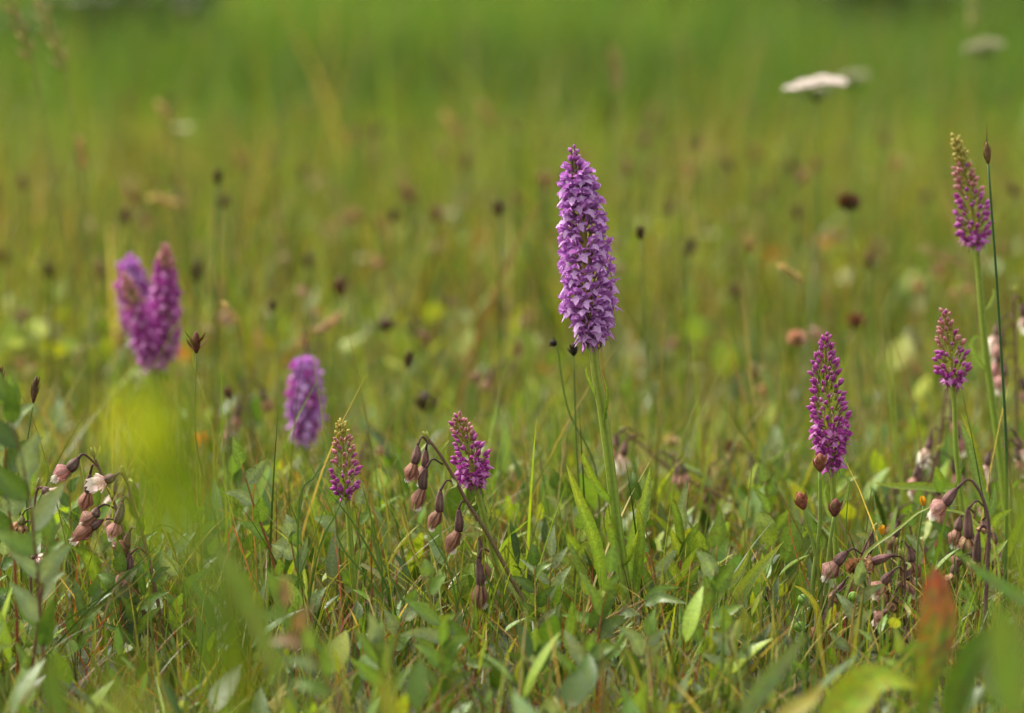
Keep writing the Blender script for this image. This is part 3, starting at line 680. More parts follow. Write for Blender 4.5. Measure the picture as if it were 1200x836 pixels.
helleborine('marsh helleborine at the right edge whose flowers hang from a bowed purple stem', 1.28,
    z7((848, 12), (878, 60), (900, 130), (905, 200), (900, 320), (890, 520), (880, 700)),
    [(z7((850, 14), (826, 8), (792, 38), (748, 96), (704, 116), (698, 168)), 'pink', -.003, 1.15),
     (z7((884, 100), (862, 82), (830, 112), (832, 216), (820, 272)), 'dry', -.004, 1.0),
     (z7((904, 172), (886, 168), (868, 192), (862, 300), (850, 340)), 'dry', .004, .95),
     (z7((896, 130), (892, 140), (884, 150), (890, 180), (886, 206)), 'dry', .01, .9)], stem_r=2.3, tipbud=False, scol=(.11, .06, .06), greenfoot=False)

def random_helleborine(label, Y, foot, tip, n, kinds, group='marsh helleborines', r=2.0, sc=.75):
    (fx, fy), (tx, ty) = foot, tip; mid = ((fx * .4 + tx * .6) + random.uniform(-6, 6), (fy + ty) / 2)
    P = [(tx, ty), mid, (fx, fy)]; fl = []
    for i in range(n):
        s = .04 + .5 * i / n
        ax_ = tx + (fx - tx) * s; ay = ty + (fy - ty) * s; sd_ = random.choice((-1, 1, -1)); k = random.uniform(8, 26); ay += random.uniform(-8, 8)
        fl.append(([(ax_, ay), (ax_ + sd_ * 6, ay - 5), (ax_ + sd_ * k, ay + 4), (ax_ + sd_ * (k + 3), ay + 20), (ax_ + sd_ * (k + 8), ay + 36), (ax_ + sd_ * (k + 10), ay + 44)], random.choice(kinds)))
    helleborine(label, Y, P, fl, stem_r=r, sc=sc, group=group)
random_helleborine('blurred pink marsh helleborine leaning left behind the base of the tallest orchid', 1.56, (880, 605), (735, 508), 5, ['pink', 'pink', 'open'], sc=.95)
random_helleborine('blurred pinkish helleborine just below the short right orchid spike', 1.56, (1085, 640), (1108, 460), 4, ['pink', 'open'])
random_helleborine('blurred helleborine with pink flowers low between the two right orchid stems', 1.50, (1045, 660), (1098, 530), 5, ['pink', 'brown', 'pink'])
random_helleborine('blurred white and pink helleborine at the right edge beside the rush', 1.62, (1190, 560), (1188, 345), 6, ['open', 'pink', 'pink'])
random_helleborine('blurred faded helleborine behind the pale purple orchid', 2.1, (410, 560), (372, 372), 4, ['pink', 'dry'])
random_helleborine('blurred faded helleborine between the small sedge head and the pale purple orchid', 1.75, (300, 560), (287, 445), 4, ['dry', 'pink'])
random_helleborine('blurred faded helleborine behind the magenta orchid with the pale top', 1.9, (465, 600), (605, 425), 3, ['dry', 'pink'])
random_helleborine('blurred reddish helleborine behind the slender budded orchid', 1.7, (437, 620), (432, 500), 4, ['pink', 'dry'])
random_helleborine('blurred helleborine at the foot of the narrow magenta orchid, behind the cluster', 1.45, (1075, 720), (1065, 610), 3, ['pink', 'brown'], sc=.8)

random_helleborine('crowded helleborine with dark pods between the cluster and the red tipped leaf', 1.36, (1062, 790), (1052, 640), 6, ['dry', 'pink', 'brown'], sc=.85)
random_helleborine('helleborine with withered flowers just left of the crowded one behind the green capsules', 1.37, (985, 780), (1000, 665), 5, ['dry', 'pink'], sc=.85)
random_helleborine('helleborine with drooping brown flowers behind the bowed one at right', 1.38, (1140, 760), (1142, 600), 6, ['brown', 'dry', 'pink'], sc=.9)
random_helleborine('blurred helleborine with pale pink flowers at the right edge above the bowed one', 1.5, (1185, 640), (1178, 500), 5, ['pink', 'open'])
random_helleborine('blurred helleborine with pink flowers leaning right behind the short right orchid', 1.6, (1050, 640), (1062, 545), 5, ['open', 'pink', 'pink'])
random_helleborine('blurred brown helleborine low right of the tallest orchid', 1.6, (800, 640), (862, 520), 4, ['dry', 'brown', 'pink'])
random_helleborine('blurred pale helleborine behind and left of the tallest orchid stem', 1.75, (640, 620), (628, 520), 4, ['pink', 'dry'])
random_helleborine('faded helleborine at the far left behind the grey green willow leaves', 1.5, (140, 640), (150, 560), 3, ['pink', 'open'])

# ------------------------------------------------------------------ sedges, rushes and other seed heads
DK = (0.030, 0.014, 0.008); BR = (0.10, 0.045, 0.02); RB = (0.16, 0.055, 0.035)
def sedge(label, Y, head, foot, hl, hw, col, name='sedge', cat='sedge', scol=(0.07, 0.12, 0.02), sr=1.1, bend=0, awn=0, spread=.25, group='dark sedge heads', nsp=5, lean=None):
    q = mpp(Y); H = at(*head, Y); F0 = at(*foot, Y); F = gp(F0)
    t = thing(name, label, cat, F, group)
    mid = at((head[0] + foot[0]) / 2 + bend, (head[1] + foot[1]) / 2, Y)
    d = (H - mid).normalized() if lean is None else Vector((lean[0], 0, -lean[1])).normalized()
    st = MB(); tube(st, [F, F0, mid, H - d * hl * q * .5], [sr * q * 1.3, sr * q, sr * q * .8], scol, n=16, sides=6); st.build('stem', M_stem, t, F)
    hd = MB(); a = H - d * hl * q * .55
    side = d.cross(Vector((0, 1, 0))).normalized(); fr = side.cross(d)
    ellipsoid(hd, a, a + d * hl * q, hw * q * .42, jit(col, .15), n=7, sides=8, rib=.08, ribn=4)
    hd.build('seed_head', M_dry, t, F)
    for k in range(nsp):
        th = k * 2.4 + .4; o = (side * math.cos(th) + fr * math.sin(th))
        sp = MB(); b = a + d * hl * q * (.05 + .5 * k / max(1, nsp)) + o * hw * q * .15
        leaf(sp, [b, b + d * hl * q * .3 + o * hw * q * (.35 + spread * .5), b + d * hl * q * .62 + o * hw * q * (.35 + spread)], hw * q * .5, nrm=-o, fold=.5, col=jit(col, .3), tip=jit(mixc(col, STRAW, .35), .2), n=5)
        sp.build('scale', M_dry, t, F)
    if awn:
        aw = MB(); tube(aw, [a + d * hl * q * .9, a + d * (hl * q + awn * q) + side * q * -2], [.7 * q, .2 * q], BR, n=4, sides=5); aw.build('awn', M_dry, t, F)
    return t
sedge('very long thin dark green rush with a brown head at the far right', 1.36, (1157, 178), (1180, 560), 26, 9, (.14, .07, .03), 'rush', 'rush', (.04, .085, .02), 1.7, bend=2, awn=22, nsp=4, spread=.1)
sedge('tall blurred rush with a dark head above the three close orchid spikes at left', 1.95, (255, 207), (250, 520), 20, 9, DK, 'rush', 'rush', (.06, .10, .02), 2.2)
sedge('brown split sedge head on a thin stalk right of the three close orchid spikes', 1.36, (230, 400), (258, 640), 26, 12, (.09, .035, .018), bend=-14, spread=.7, scol=(.14, .16, .03), nsp=6)
sedge('small dark sedge head directly above the pale purple orchid at left', 1.85, (319, 358), (328, 520), 15, 9, DK, bend=2)
sedge('dark sedge head on a stem at the left edge beside a grey green willow leaf', 1.33, (41, 455), (34, 640), 32, 9, (.08, .04, .02), spread=.1, bend=-8)
sedge('sedge tip leaning in at the very left edge of the meadow', 1.34, (1, 438), (22, 560), 20, 7, (.10, .05, .02), bend=2)
sedge('dark sedge head just left of the faded helleborine at left', 1.6, (267, 460), (262, 600), 16, 9, (.07, .03, .02), lean=(-.5, -1), bend=3)
sedge('dark sedge head to the left above the drooping helleborine', 1.65, (479, 420), (468, 600), 22, 9, (.06, .03, .015))
sedge('small dark sedge head in the middle distance above the drooping helleborine', 2.1, (523, 353), (520, 560), 14, 8, DK)
sedge('dark sedge head to the upper right of the tallest orchid', 1.62, (750, 272), (800, 620), 17, 9, DK, bend=-14, scol=(.11, .14, .03))
sedge('tiny black sedge head left of the foot of the tallest spike', 1.42, (648, 402), (700, 560), 9, 10, (.012, .008, .006), bend=-8, lean=(-1, -.2), nsp=3)
sedge('black oval sedge head touching the foot of the tallest spike', 1.40, (672, 409), (683, 640), 15, 11, (.014, .009, .006), bend=-2, nsp=3)
sedge('blurred black sedge head left of the magenta orchid with the pale top', 2.0, (452, 380), (440, 560), 16, 20, (.05, .02, .012))
sedge('wide black sedge head between the slender budded orchid and the helleborine', 1.75, (500, 470), (505, 640), 26, 24, (.03, .015, .01))
sedge('thin dark sedge head standing low beside the broad orchid leaf at lower right', 1.31, (900, 697), (915, 790), 22, 8, (.02, .012, .008), spread=.3, bend=-3, scol=(.05, .07, .02))
sedge('blurred dark sedge head at left of the meadow beside the black rush stem', 2.3, (57, 316), (62, 520), 20, 14, (.06, .03, .015))
sedge('blurred dark sedge head at the left edge in the middle distance', 2.4, (4, 300), (8, 520), 22, 14, (.06, .03, .015))
sedge('blurred brown sedge head right of the tall orchid in the grass', 2.3, (860, 340), (862, 540), 18, 14, (.09, .045, .02))
sedge('small blurred dark sedge head in the grass left of the tallest spike', 2.2, (461, 252), (462, 520), 16, 10, (.05, .03, .015))
for hx, hy, fx, fy, lb in ((961, 541, 952, 690, 'reddish brown oval seed head touching the foot of the narrow magenta orchid'), (939, 586, 962, 700, 'reddish brown oval seed head left of the narrow magenta orchid stem'), (979, 594, 968, 700, 'dark brown oval seed head right of the narrow magenta orchid stem')):
    sedge(lb, 1.33, (hx, hy), (fx, fy), 22, 15, RB if hx != 979 else (.11, .04, .03), 'seed_head_stalk', 'seed head', (.16, .22, .04), 2.6, bend=(4 if hx < 970 else -2), spread=.12, group='oval brown seed heads', nsp=5)
for hx, hy, fx, fy, Yc, lb in ((941, 703, 943, 770, 1.31, 'topmost round green capsule left of the helleborine cluster'), (937, 735, 940, 790, 1.32, 'lower round green capsule left of the helleborine cluster'), (1000, 700, 1004, 790, 1.30, 'left one of two touching round green capsules'), (1012, 705, 1016, 790, 1.295, 'right one of two touching round green capsules'),
                               (1039, 731, 1044, 800, 1.31, 'round green capsule below the two touching ones'), (1040, 770, 1046, 820, 1.31, 'lowest round green capsule in the helleborine cluster'), (826, 657, 830, 740, 1.33, 'small green capsule right of the tallest orchid leaves'), (732, 760, 737, 800, 1.27, 'small yellow green capsule at the foot of the tallest orchid')):
    q = mpp(Yc); H = at(hx, hy, Yc); F0 = at(fx, fy, Yc); F = gp(F0)
    t = thing('seed_capsule', lb, 'seed capsule', F, 'round green seed capsules')
    s_ = MB(); tube(s_, [F, F0, H - Vector((0, 0, 6 * q))], 1.7 * q, (.17, .24, .05), n=10, sides=7); s_.build('stalk', M_stem, t, F)
    s_ = MB(); r_ = 6.3 if hx > 900 else 5
    ellipsoid(s_, H - Vector((0, 0, r_ * q)), H + Vector((0, 0, r_ * q * 1.05)), r_ * q, (.12, .22, .03), n=9, sides=16, rib=.04, ribn=4, pw=.55); s_.build('capsule', M_stem, t, F)
    s_ = MB()
    for k in range(5):
        a = k * 1.256; d = Vector((math.cos(a), math.sin(a), 0)); leaf(s_, [H - Vector((0, 0, r_ * q)), H + d * r_ * q * 1.1 - Vector((0, 0, r_ * .6 * q)), H + d * r_ * q * 1.35], 3.5 * q, nrm=-d + Vector((0, 0, .3)), col=(.15, .2, .04), n=5)
    s_.build('sepals', M_leaf, t, F)

def ball_flower(label, Y, head, foot, rad, col, name, cat, group, n=60, squash=.8, petal=.55, scol=(.10, .13, .03)):
    q = mpp(Y); H = at(*head, Y); F0 = at(*foot, Y); F = gp(F0)
    t = thing(name, label, cat, F, group)
    s_ = MB(); tube(s_, [F, F0, H], 1.2 * q, scol, n=10, sides=6); s_.build('stalk', M_stem, t, F)
    b = MB()
    for k in range(n):
        zz = 1 - 2 * (k + .5) / n; a = k * 2.39996; rr = math.sqrt(1 - zz * zz); d = Vector((math.cos(a) * rr, math.sin(a) * rr, zz * squash))
        c0 = jit(col, .25)
        leaf(b, [H + d * rad * q * .25, H + d * rad * q * .7, H + d * rad * q * random.uniform(.9, 1.12) + Vector((0, 0, .1 * rad * q))], rad * q * petal, nrm=(d.y, -d.x, .4), col=tuple(x * .8 for x in c0), tip=c0, n=4, across=2)
    b.build('flower_head', M_wither, t, F)
G2 = 'round withered flower heads'
ball_flower('blurred dark brown round head standing alone in the green right of the tall orchid', 1.95, (995, 238), (1010, 560), 14, (.08, .028, .012), 'flower_head_stalk', 'flower head', G2)
ball_flower('blurred pale pink round head left of the narrow magenta orchid', 1.75, (934, 397), (950, 600), 13, (.50, .27, .18), 'flower_head_stalk', 'flower head', G2)
ball_flower('blurred reddish brown round head above the narrow magenta orchid', 1.95, (1003, 376), (1010, 560), 12, (.20, .08, .045), 'flower_head_stalk', 'flower head', G2)
ball_flower('blurred pinkish round head in the grass just left of the tallest orchid leaves', 1.7, (655, 588), (660, 680), 9, (.38, .20, .12), 'flower_head_stalk', 'flower head', G2)
ball_flower('blurred brown round head low in the grass right of the tallest orchid', 1.65, (860, 525), (870, 640), 12, (.13, .075, .035), 'flower_head_stalk', 'flower head', G2)
ball_flower('blurred beige round head behind the helleborine right of the tall stem', 1.7, (788, 518), (800, 620), 9, (.45, .33, .18), 'flower_head_stalk', 'flower head', G2)
ball_flower('dry brown ragged flower head on top of the helleborine cluster', 1.285, (1004, 664), (1012, 790), 15, (.26, .13, .065), 'flower_head_stalk', 'flower head', G2, n=70, squash=.7)
PALE = ['blurred cream white flower in the green right of the tallest spike, the brightest there', 'blurred pale disc of a flower beside the straw grass head at upper left', 'faint pale flower in the olive grass right of the three close orchid spikes',
 'blurred whitish flower right beside the foot of the tallest spike', 'blurred pale flower lower right of the foot of the tallest spike', 'faint pale flower left of the middle of the tallest spike']
for k, (hx, hy, Yc) in enumerate([(830, 277, 2.8), (213, 152, 3.0), (420, 305, 2.9), (730, 395, 2.3), (812, 434, 2.2), (522, 252, 2.9)]):
    q = mpp(Yc); H = at(hx, hy, Yc); F = gp(H)
    t = thing('pale_flower', PALE[k], 'flower', F, 'pale flowers far back in the meadow')
    s_ = MB(); tube(s_, [F, (F + H) / 2 + Vector((q * 4, 0, 0)), H], 1.1 * q, (.1, .14, .03), n=8, sides=5); s_.build('stalk', M_stem, t, F)
    for j_ in range(6):
        b = MB(); a = j_ * PI / 3; d = Vector((math.cos(a), -math.sin(a) * .8 - .1, .35))
        leaf(b, [H, H + d * 6 * q, H + d * 11 * q], 8 * q, nrm=(0, -.6, 1), col=(.30, .29, .13), tip=(.42, .40, .24), n=4, prof=P_ELL); b.build('petal', M_petal, t, F)
def umbel(label, Y, c, rw, foot, cl):
    q = mpp(Y); H = at(*c, Y); F0 = at(*foot, Y); F = gp(F0); t = thing('white_umbel', label, 'flower', F, 'white umbels in the background')
    root = H - Vector((0, 0, rw * .7 * q))
    s_ = MB(); tube(s_, [F, root], 1.0 * q, (.09, .14, .02), n=8, sides=6); s_.build('stalk', M_stem, t, F)
    for k in range(34):
        r = rw * math.sqrt((k + .5) / 34); a = k * 2.39996
        p = H + Vector((math.cos(a) * r * q, math.sin(a) * r * q, (math.cos(a) * r * .12 - math.sin(a) * r * .12 - (r / rw) ** 2 * rw * .22 + random.uniform(-2.5, 2.5)) * q))
        rb = MB(); tube(rb, [root, (root + p) / 2 + Vector((math.cos(a), math.sin(a), 0)) * r * q * .12, p], .6 * q, (.12, .17, .04), n=4, sides=4)
        ro = rb.build('ray', M_stem, t, F)
        fb = MB()
        for m_ in range(11):
            rr = rw * .13 * math.sqrt((m_ + .5) / 11); b_ = m_ * 2.4; pc = p + Vector((math.cos(b_) * rr * q, math.sin(b_) * rr * q, q * (1.8 - rr * .5 + random.uniform(-1, 1.5))))
            cc = jit(cl, .08); ce = fb.vert(pc - Vector((0, 0, .4 * q)), cc); ring = [fb.vert(pc + Vector((math.cos(e * PI / 5), math.sin(e * PI / 5), random.uniform(-.1, .5))) * q * rw * .05 * (1.25 if e % 2 else .6), cc) for e in range(10)]
            for e in range(10): fb.f.append((ce, ring[e], ring[(e + 1) % 10]))
        fb.build('floret_cluster', M_petal, ro, F)
umbel('largest white umbel, blurred against the green at upper right', 2.0, (957, 93), 37, (965, 420), (.85, .82, .74))
umbel('fainter white umbel at the top right of the meadow', 2.6, (1153, 50), 25, (1150, 380), (.36, .38, .24))
umbel('faint greenish umbel just behind and right of the largest white one', 3.0, (1000, 88), 20, (1000, 360), (.40, .44, .28))

def grass_head(label, Y, head, foot, ln, wd, col, lean, group='straw coloured grass heads'):
    q = mpp(Y); H = at(*head, Y); F0 = at(*foot, Y); F = gp(F0); t = thing('seeding_grass', label, 'grass', F, group)
    d = Vector((lean[0], 0, -lean[1])).normalized(); a = H - d * ln * q * .5; side = d.cross(Vector((0, 1, 0))).normalized()
    s_ = MB(); tube(s_, [F, (F + a) / 2 + Vector((-d.x * 8 * q, 0, 0)), a, H + d * ln * q * .4], [1.2 * q, q, .7 * q], (.16, .17, .04), n=14, sides=5); s_.build('stem', M_stem, t, F)
    for k in range(12):
        s = k / 11; o = side * math.cos(k * 2.4) + Vector((0, 1, 0)) * math.sin(k * 2.4); p = a + d * ln * q * s * .85; sp = MB()
        ellipsoid(sp, p, p + (d * .8 + o * .5) * ln * q * .26, wd * q * .26 * (1 - .4 * s), jit(col, .2), n=4, sides=5)
        sp.build('spikelet', M_dry, t, F)
YC = (.42, .27, .09)
grass_head('straw yellow grass head leaning in the green right of the tallest spike', 1.75, (927, 320), (950, 560), 34, 13, YC, (-.8, -.55))
grass_head('straw coloured grass head above the blurred faded helleborine at left', 1.68, (270, 367), (300, 560), 30, 12, YC, (-.5, -.8))
grass_head('blurred straw grass head high up at the left of the green', 2.6, (192, 130), (200, 420), 26, 16, YC, (-.6, -.8))
grass_head('blurred orange brown grass head near the left edge of the green', 2.3, (95, 180), (110, 480), 36, 14, (.36, .18, .06), (-.1, -1))
grass_head('blurred arched straw grass head above the three close orchid spikes', 2.3, (195, 236), (215, 480), 44, 14, YC, (-1, -.25))
grass_head('blurred straw grass head in the green above the middle of the meadow', 3.0, (530, 148), (535, 420), 36, 16, YC, (-.5, -.85))
grass_head('second blurred straw grass head beside the one above the middle', 3.2, (572, 135), (570, 400), 34, 12, (.36, .22, .08), (-.5, -.85))
grass_head('blurred pale grass head beside the faded helleborine stem at left', 1.9, (385, 380), (400, 560), 40, 14, (.40, .22, .12), (.8, -.6))
grass_head('tall blurred brownish grass head in the top left corner', 2.0, (60, 40), (130, 560), 90, 10, (.28, .20, .07), (-.35, -1))
grass_head('tallest blurred straw grass stalk at the very top left corner', 1.9, (22, 30), (120, 560), 90, 9, (.26, .17, .06), (-.35, -1))
grass_head('blurred pale grass head at the top right near the umbel', 2.7, (1140, 10), (1140, 420), 50, 12, (.30, .30, .10), (0, -1))
grass_head('blurred brown grass head high in the green right of the tallest spike', 2.8, (722, 82), (730, 420), 50, 12, (.26, .16, .07), (-.1, -1))
grass_head('blurred brownish grass stalk crossing behind the tall right orchid', 2.0, (1105, 300), (1200, 420), 60, 8, (.28, .18, .08), (-.9, -.35))
# scattered brown heads nobody can tell apart
for k in range(130):
    Yc = random.uniform(1.9, 4.6); y_lo = 418 + (math.tan(math.atan(.31 / Yc) - TILT)) * FPX
    hx = random.uniform(-60, 1260); hh = .05 + .13 * random.random() ** .8; yy = 418 + math.tan(math.atan((.31 - hh) / Yc) - TILT) * FPX
    dark = random.random() < .6
    sedge('out of focus brown sedge head lost in the olive grass of the middle distance', Yc, (hx, yy), (hx + random.uniform(-12, 12), y_lo - 12), random.uniform(14, 26) * 2.2 / Yc + 3, random.uniform(7, 12) * 2.2 / Yc + 2,
          jit((.085, .05, .022) if dark else (.19, .11, .045), .3), bend=random.uniform(-6, 6), sr=1.6, group='brown sedge heads in the middle distance', nsp=random.choice((2, 3, 4, 5)), spread=random.uniform(.1, .9), lean=random.choice((None, (random.uniform(-.8, .8), -1))))
for k in range(80):
    Yc = random.uniform(1.85, 3.7); y_lo = 418 + (math.tan(math.atan(.31 / Yc) - TILT)) * FPX
    hx = random.uniform(-60, 1260); hh = random.uniform(.04, .13); H = at(hx, 400, Yc); H.z = hh; F = gp(H)
    c = random.choice([(.32, .18, .13), (.26, .13, .06), (.38, .30, .17), (.18, .09, .05), (.24, .17, .08)]); q = mpp(Yc)
    t = thing('faded_flower', 'out of focus faded pinkish or russet flower low in the background grass', 'flower', F, 'faded flowers low in the background grass')
    s_ = MB(); tube(s_, [F, H], .0006, (.1, .12, .03), n=4, sides=5); s_.build('stalk', M_stem, t, F)
    b = MB()
    for _ in range(random.randint(1, 3)):
        d0 = Vector((random.uniform(-1, 1), -.4, random.uniform(-.8, .6))).normalized(); perianth(b, H + Vector((random.uniform(-1, 1), 0, random.uniform(-1, 1))) * .005, d0, random.uniform(.007, .013), .0038, random.uniform(0, .6), jit(c), jit(c, .2), narrow=.6)
    b.build('petals', M_wither, t, F)

# ------------------------------------------------------------------ yellow flowers
for hx, hy, fx, fy, ang, lb in ((1033, 622, 1036, 700, .2, 'small orange yellow flower bud above the helleborine cluster'), (1082, 588, 1075, 650, -.2, 'small yellow bud left of the bowed helleborine')):
    Yc = 1.33; q = mpp(Yc); H = at(hx, hy, Yc); F0 = at(fx, fy, Yc); F = gp(F0); t = thing('yellow_flower', lb, 'flower', F, 'small yellow flowers')
    s_ = MB(); tube(s_, [F, F0, H - Vector((0, 0, 5 * q))], 1.1 * q, (.12, .17, .03), n=8, sides=6); s_.build('stalk', M_stem, t, F)
    for k in range(5):
        b = MB(); a = k * 1.256; d = Vector((math.cos(a) * .3 + ang, math.sin(a) * .3, 1)); leaf(b, [H - Vector((0, 0, 6 * q)), H + d * q * 1 + Vector((math.cos(a) * 3 * q, 0, 0)), H + d * 7 * q], 7 * q, nrm=(-math.cos(a), -math.sin(a), .1), col=(.60, .36, .02), tip=(.62, .40, .03), n=5, prof=P_ELL); b.build('petal', M_petal, t, F)
for k, (hx, hy, Yc) in enumerate([(345, 563, 1.7), (236, 515, 1.75), (330, 548, 1.8)]):
    q = mpp(Yc); H = at(hx, hy, Yc); F = gp(H); t = thing('yellow_flower', ['blurred yellow flower left of the slender budded orchid', 'blurred orange flower behind the thin stalk at left', 'faint yellow flower behind the other left of the budded orchid'][k], 'flower', F, 'small yellow flowers')
    s_ = MB(); tube(s_, [F, H], q, (.12, .17, .03), n=6, sides=5); s_.build('stalk', M_stem, t, F)
    for j_ in range(5):
        b = MB(); a = j_ * 1.256; d = Vector((math.cos(a), -.5, math.sin(a))); leaf(b, [H, H + d * 6 * q, H + d * 10 * q], 8 * q, nrm=(0, -1, 0), col=(.75, .42, .02) if k != 1 else (.7, .25, .02), n=4, prof=P_ELL); b.build('petal', M_petal, t, F)

# ------------------------------------------------------------------ creeping willow shoots and leafy stems
WG = (0.10, 0.17, 0.03); WD = (0.05, 0.095, 0.018); WU = (0.17, 0.22, 0.12); WY = (0.17, 0.24, 0.03)
def shoot(label, Y, stem, leaves, r=1.4, scol=(0.22, 0.06, 0.03), name='creeping_willow', cat='willow shoot', group='creeping willow shoots', to_ground=True, fold=.25, mat=None):
    """leaves: (base px, tip px, width px, colour[, dy])"""
    q = mpp(Y); S = [at(a, b, Y) for a, b in stem]; F = gp(S[-1])
    t = thing(name, label, cat, F, group)
    s_ = MB(); tube(s_, S + [F], [r * .5 * q, r * q, r * 1.3 * q], [mixc(scol, (.2, .2, .04), .4), scol, scol], n=18, sides=6); s_.build('stem', M_stem, t, F)
    for lf in leaves:
        (a, b, wd, c) = lf[:4]; dy = lf[4] if len(lf) > 4 else random.uniform(-.015, .01)
        A = at(*a, Y); B = at(*b, Y + dy); d = B - A
        mid = (A + B) / 2 + Vector((random.uniform(-.08, .08), random.uniform(-.1, .0), random.uniform(.02, .16))) * d.length
        lb = MB(); leaf(lb, [A, A + (mid - A) * .5 + d * .0, mid, B], wd * q, nrm=(random.uniform(-.5, .5), -1, random.uniform(.3, .9)), fold=fold, col=jit(c), tip=jit(mixc(c, WY, .25)), prof=P_LANCE, n=9, wave=.02)
        lb.build('leaf', mat or M_leaf, t, F)
    return t
def auto_shoot(label, Y, stem, n, ll, lw, cols, name='creeping_willow', up=.6, **kw):
    P = cat_rom([(a, b, 0) for a, b in stem], 40); lv = []
    for i in range(n):
        s = i / n * .85; p = P[int(s * 40)]; T = (P[min(40, int(s * 40) + 1)] - p).normalized() * -1
        sgn = 1 if i % 2 else -1; ang = random.uniform(.35, 1.0) * sgn if i else 0
        d = Vector((T.x * math.cos(ang) - T.y * math.sin(ang), T.x * math.sin(ang) + T.y * math.cos(ang), 0)); L = ll * random.uniform(.75, 1.15) * (.75 if i < 2 else 1)
        lv.append(((p.x, p.y), (p.x + d.x * L, p.y + d.y * L), lw * random.uniform(.8, 1.15), random.choice(cols), random.uniform(-.3, .3) * L * mpp(Y)))
    return shoot(label, Y, stem, lv, name=name, **kw)
z6 = lambda *c: [(400 + a / 3, 620 + b / 3) for a, b in c]
def zl(a, b, w_, c, *r): return (z6(a)[0], z6(b)[0], w_, c, *r)
shoot('red stemmed willow shoot with two dark leaves crossing the foot of the tallest orchid', 1.25, z6((1070, 250), (960, 300), (870, 362), (800, 460), (710, 565), (670, 640)),
      [zl((872, 352), (978, 205), 19, WD), zl((1066, 262), (1215, 262), 17, WD), zl((1060, 256), (1190, 205), 12, WG), zl((975, 300), (1052, 300), 16, WU), zl((845, 462), (972, 482), 16, WU), zl((800, 440), (812, 250), 17, WG), zl((770, 480), (700, 380), 16, WU), zl((735, 530), (690, 450), 14, WG), zl((830, 460), (890, 600), 15, WU)])
shoot('willow shoot with dark pointed leaves below the drooping helleborine flowers', 1.22, z6((340, 325), (370, 370), (430, 470), (470, 560), (500, 640)),
      [zl((355, 340), (212, 238), 19, WG), zl((375, 395), (203, 375), 17, WU), zl((350, 325), (468, 452), 18, WD), zl((440, 470), (560, 500), 14, WG), zl((430, 480), (330, 500), 14, WG), zl((470, 560), (590, 610), 15, WU)])
auto_shoot('leafy willow shoot at the left edge with grey green leaves, front one', 1.17, [(8, 470), (30, 560), (42, 650), (50, 760), (60, 836)], 10, 62, 26, [WU, WG, WD, WU], r=2, scol=(.13, .04, .035))
auto_shoot('upright willow shoot at the left edge reaching up to the sedge head', 1.24, [(10, 480), (6, 560), (16, 640), (20, 740)], 8, 66, 30, [WU, WU, WG, WD], r=1.8)
auto_shoot('grey green willow shoot at the bottom left below the left helleborine', 1.2, [(55, 640), (48, 700), (38, 780), (30, 830)], 7, 55, 20, [WU, WG], r=2, scol=(.13, .04, .035))
auto_shoot('willow shoot with one upright leaf right of the left helleborine', 1.34, [(283, 545), (300, 600), (318, 650), (330, 720)], 6, 42, 19, [WG, WU], r=1.7)
auto_shoot('silvery willow shoot left of the slender budded orchid', 1.31, [(340, 628), (348, 670), (366, 730), (372, 770)], 7, 40, 18, [WU, WU, WG], r=1.5)
auto_shoot('silvery willow shoot just behind the slender budded orchid', 1.38, [(392, 590), (396, 630), (402, 690), (410, 740)], 6, 34, 16, [WU, WG], r=1.3)
shoot('large oval willow leaves at the foot of the left helleborine pair', 1.34, [(143, 690), (150, 740), (160, 790)],
      [((146, 770), (148, 704), 33, WG), ((165, 790), (172, 744), 36, WU), ((120, 690), (82, 640), 22, (.12, .2, .03)), ((115, 650), (110, 620), 16, WU), ((178, 720), (186, 700), 24, WU), ((200, 770), (205, 740), 26, WU), ((136, 735), (95, 707), 7, (.35, .38, .28))], group='creeping willow shoots')
shoot('upright pale willow shoot right of the tallest orchid leaves', 1.38, [(808, 566), (802, 620), (796, 680), (795, 740)],
      [((800, 625), (805, 563), 15, WU), ((800, 640), (784, 575), 12, WG), ((798, 650), (786, 620), 16, WY), ((798, 660), (820, 610), 16, WG), ((796, 690), (778, 650), 18, WY), ((796, 700), (822, 660), 18, WG)])
auto_shoot('willow shoot at the bottom centre right of the tallest orchid', 1.24, [(840, 640), (835, 700), (822, 760), (812, 830)], 8, 50, 20, [WG, WG, WU, WY], r=1.6)
auto_shoot('bluish willow shoot at the bottom below the red stemmed shoot', 1.2, [(760, 745), (750, 790), (742, 836)], 6, 48, 18, [WU, WG, WD], r=1.6)
auto_shoot('green willow shoot at the bottom centre under the drooping flowers', 1.2, [(628, 768), (628, 800), (634, 840)], 7, 46, 18, [WD, WG, WU], r=1.6)
auto_shoot('dark leaved willow shoot at the bottom between the two small orchids', 1.18, [(520, 760), (515, 800), (512, 836)], 6, 50, 18, [WG, WD, WG], r=1.6)
auto_shoot('dark leaved willow shoot along the bottom edge at centre left', 1.16, [(440, 755), (450, 800), (455, 840)], 6, 48, 17, [WG, WG, WU], r=1.6)
auto_shoot('willow shoot along the bottom edge right of the tallest orchid foot', 1.17, [(690, 765), (680, 800), (670, 840)], 7, 46, 18, [WG, WD, WU], r=1.6, scol=(.3, .1, .04))
auto_shoot('glaucous willow shoot along the bottom edge left of the sedge', 1.2, [(852, 740), (862, 790), (866, 840)], 6, 46, 19, [WU, WG], r=1.6)
auto_shoot('pale willow shoot at the left of the meadow behind the crossing rushes', 1.4, [(225, 600), (228, 650), (236, 720)], 6, 40, 17, [WU, WG], r=1.3)
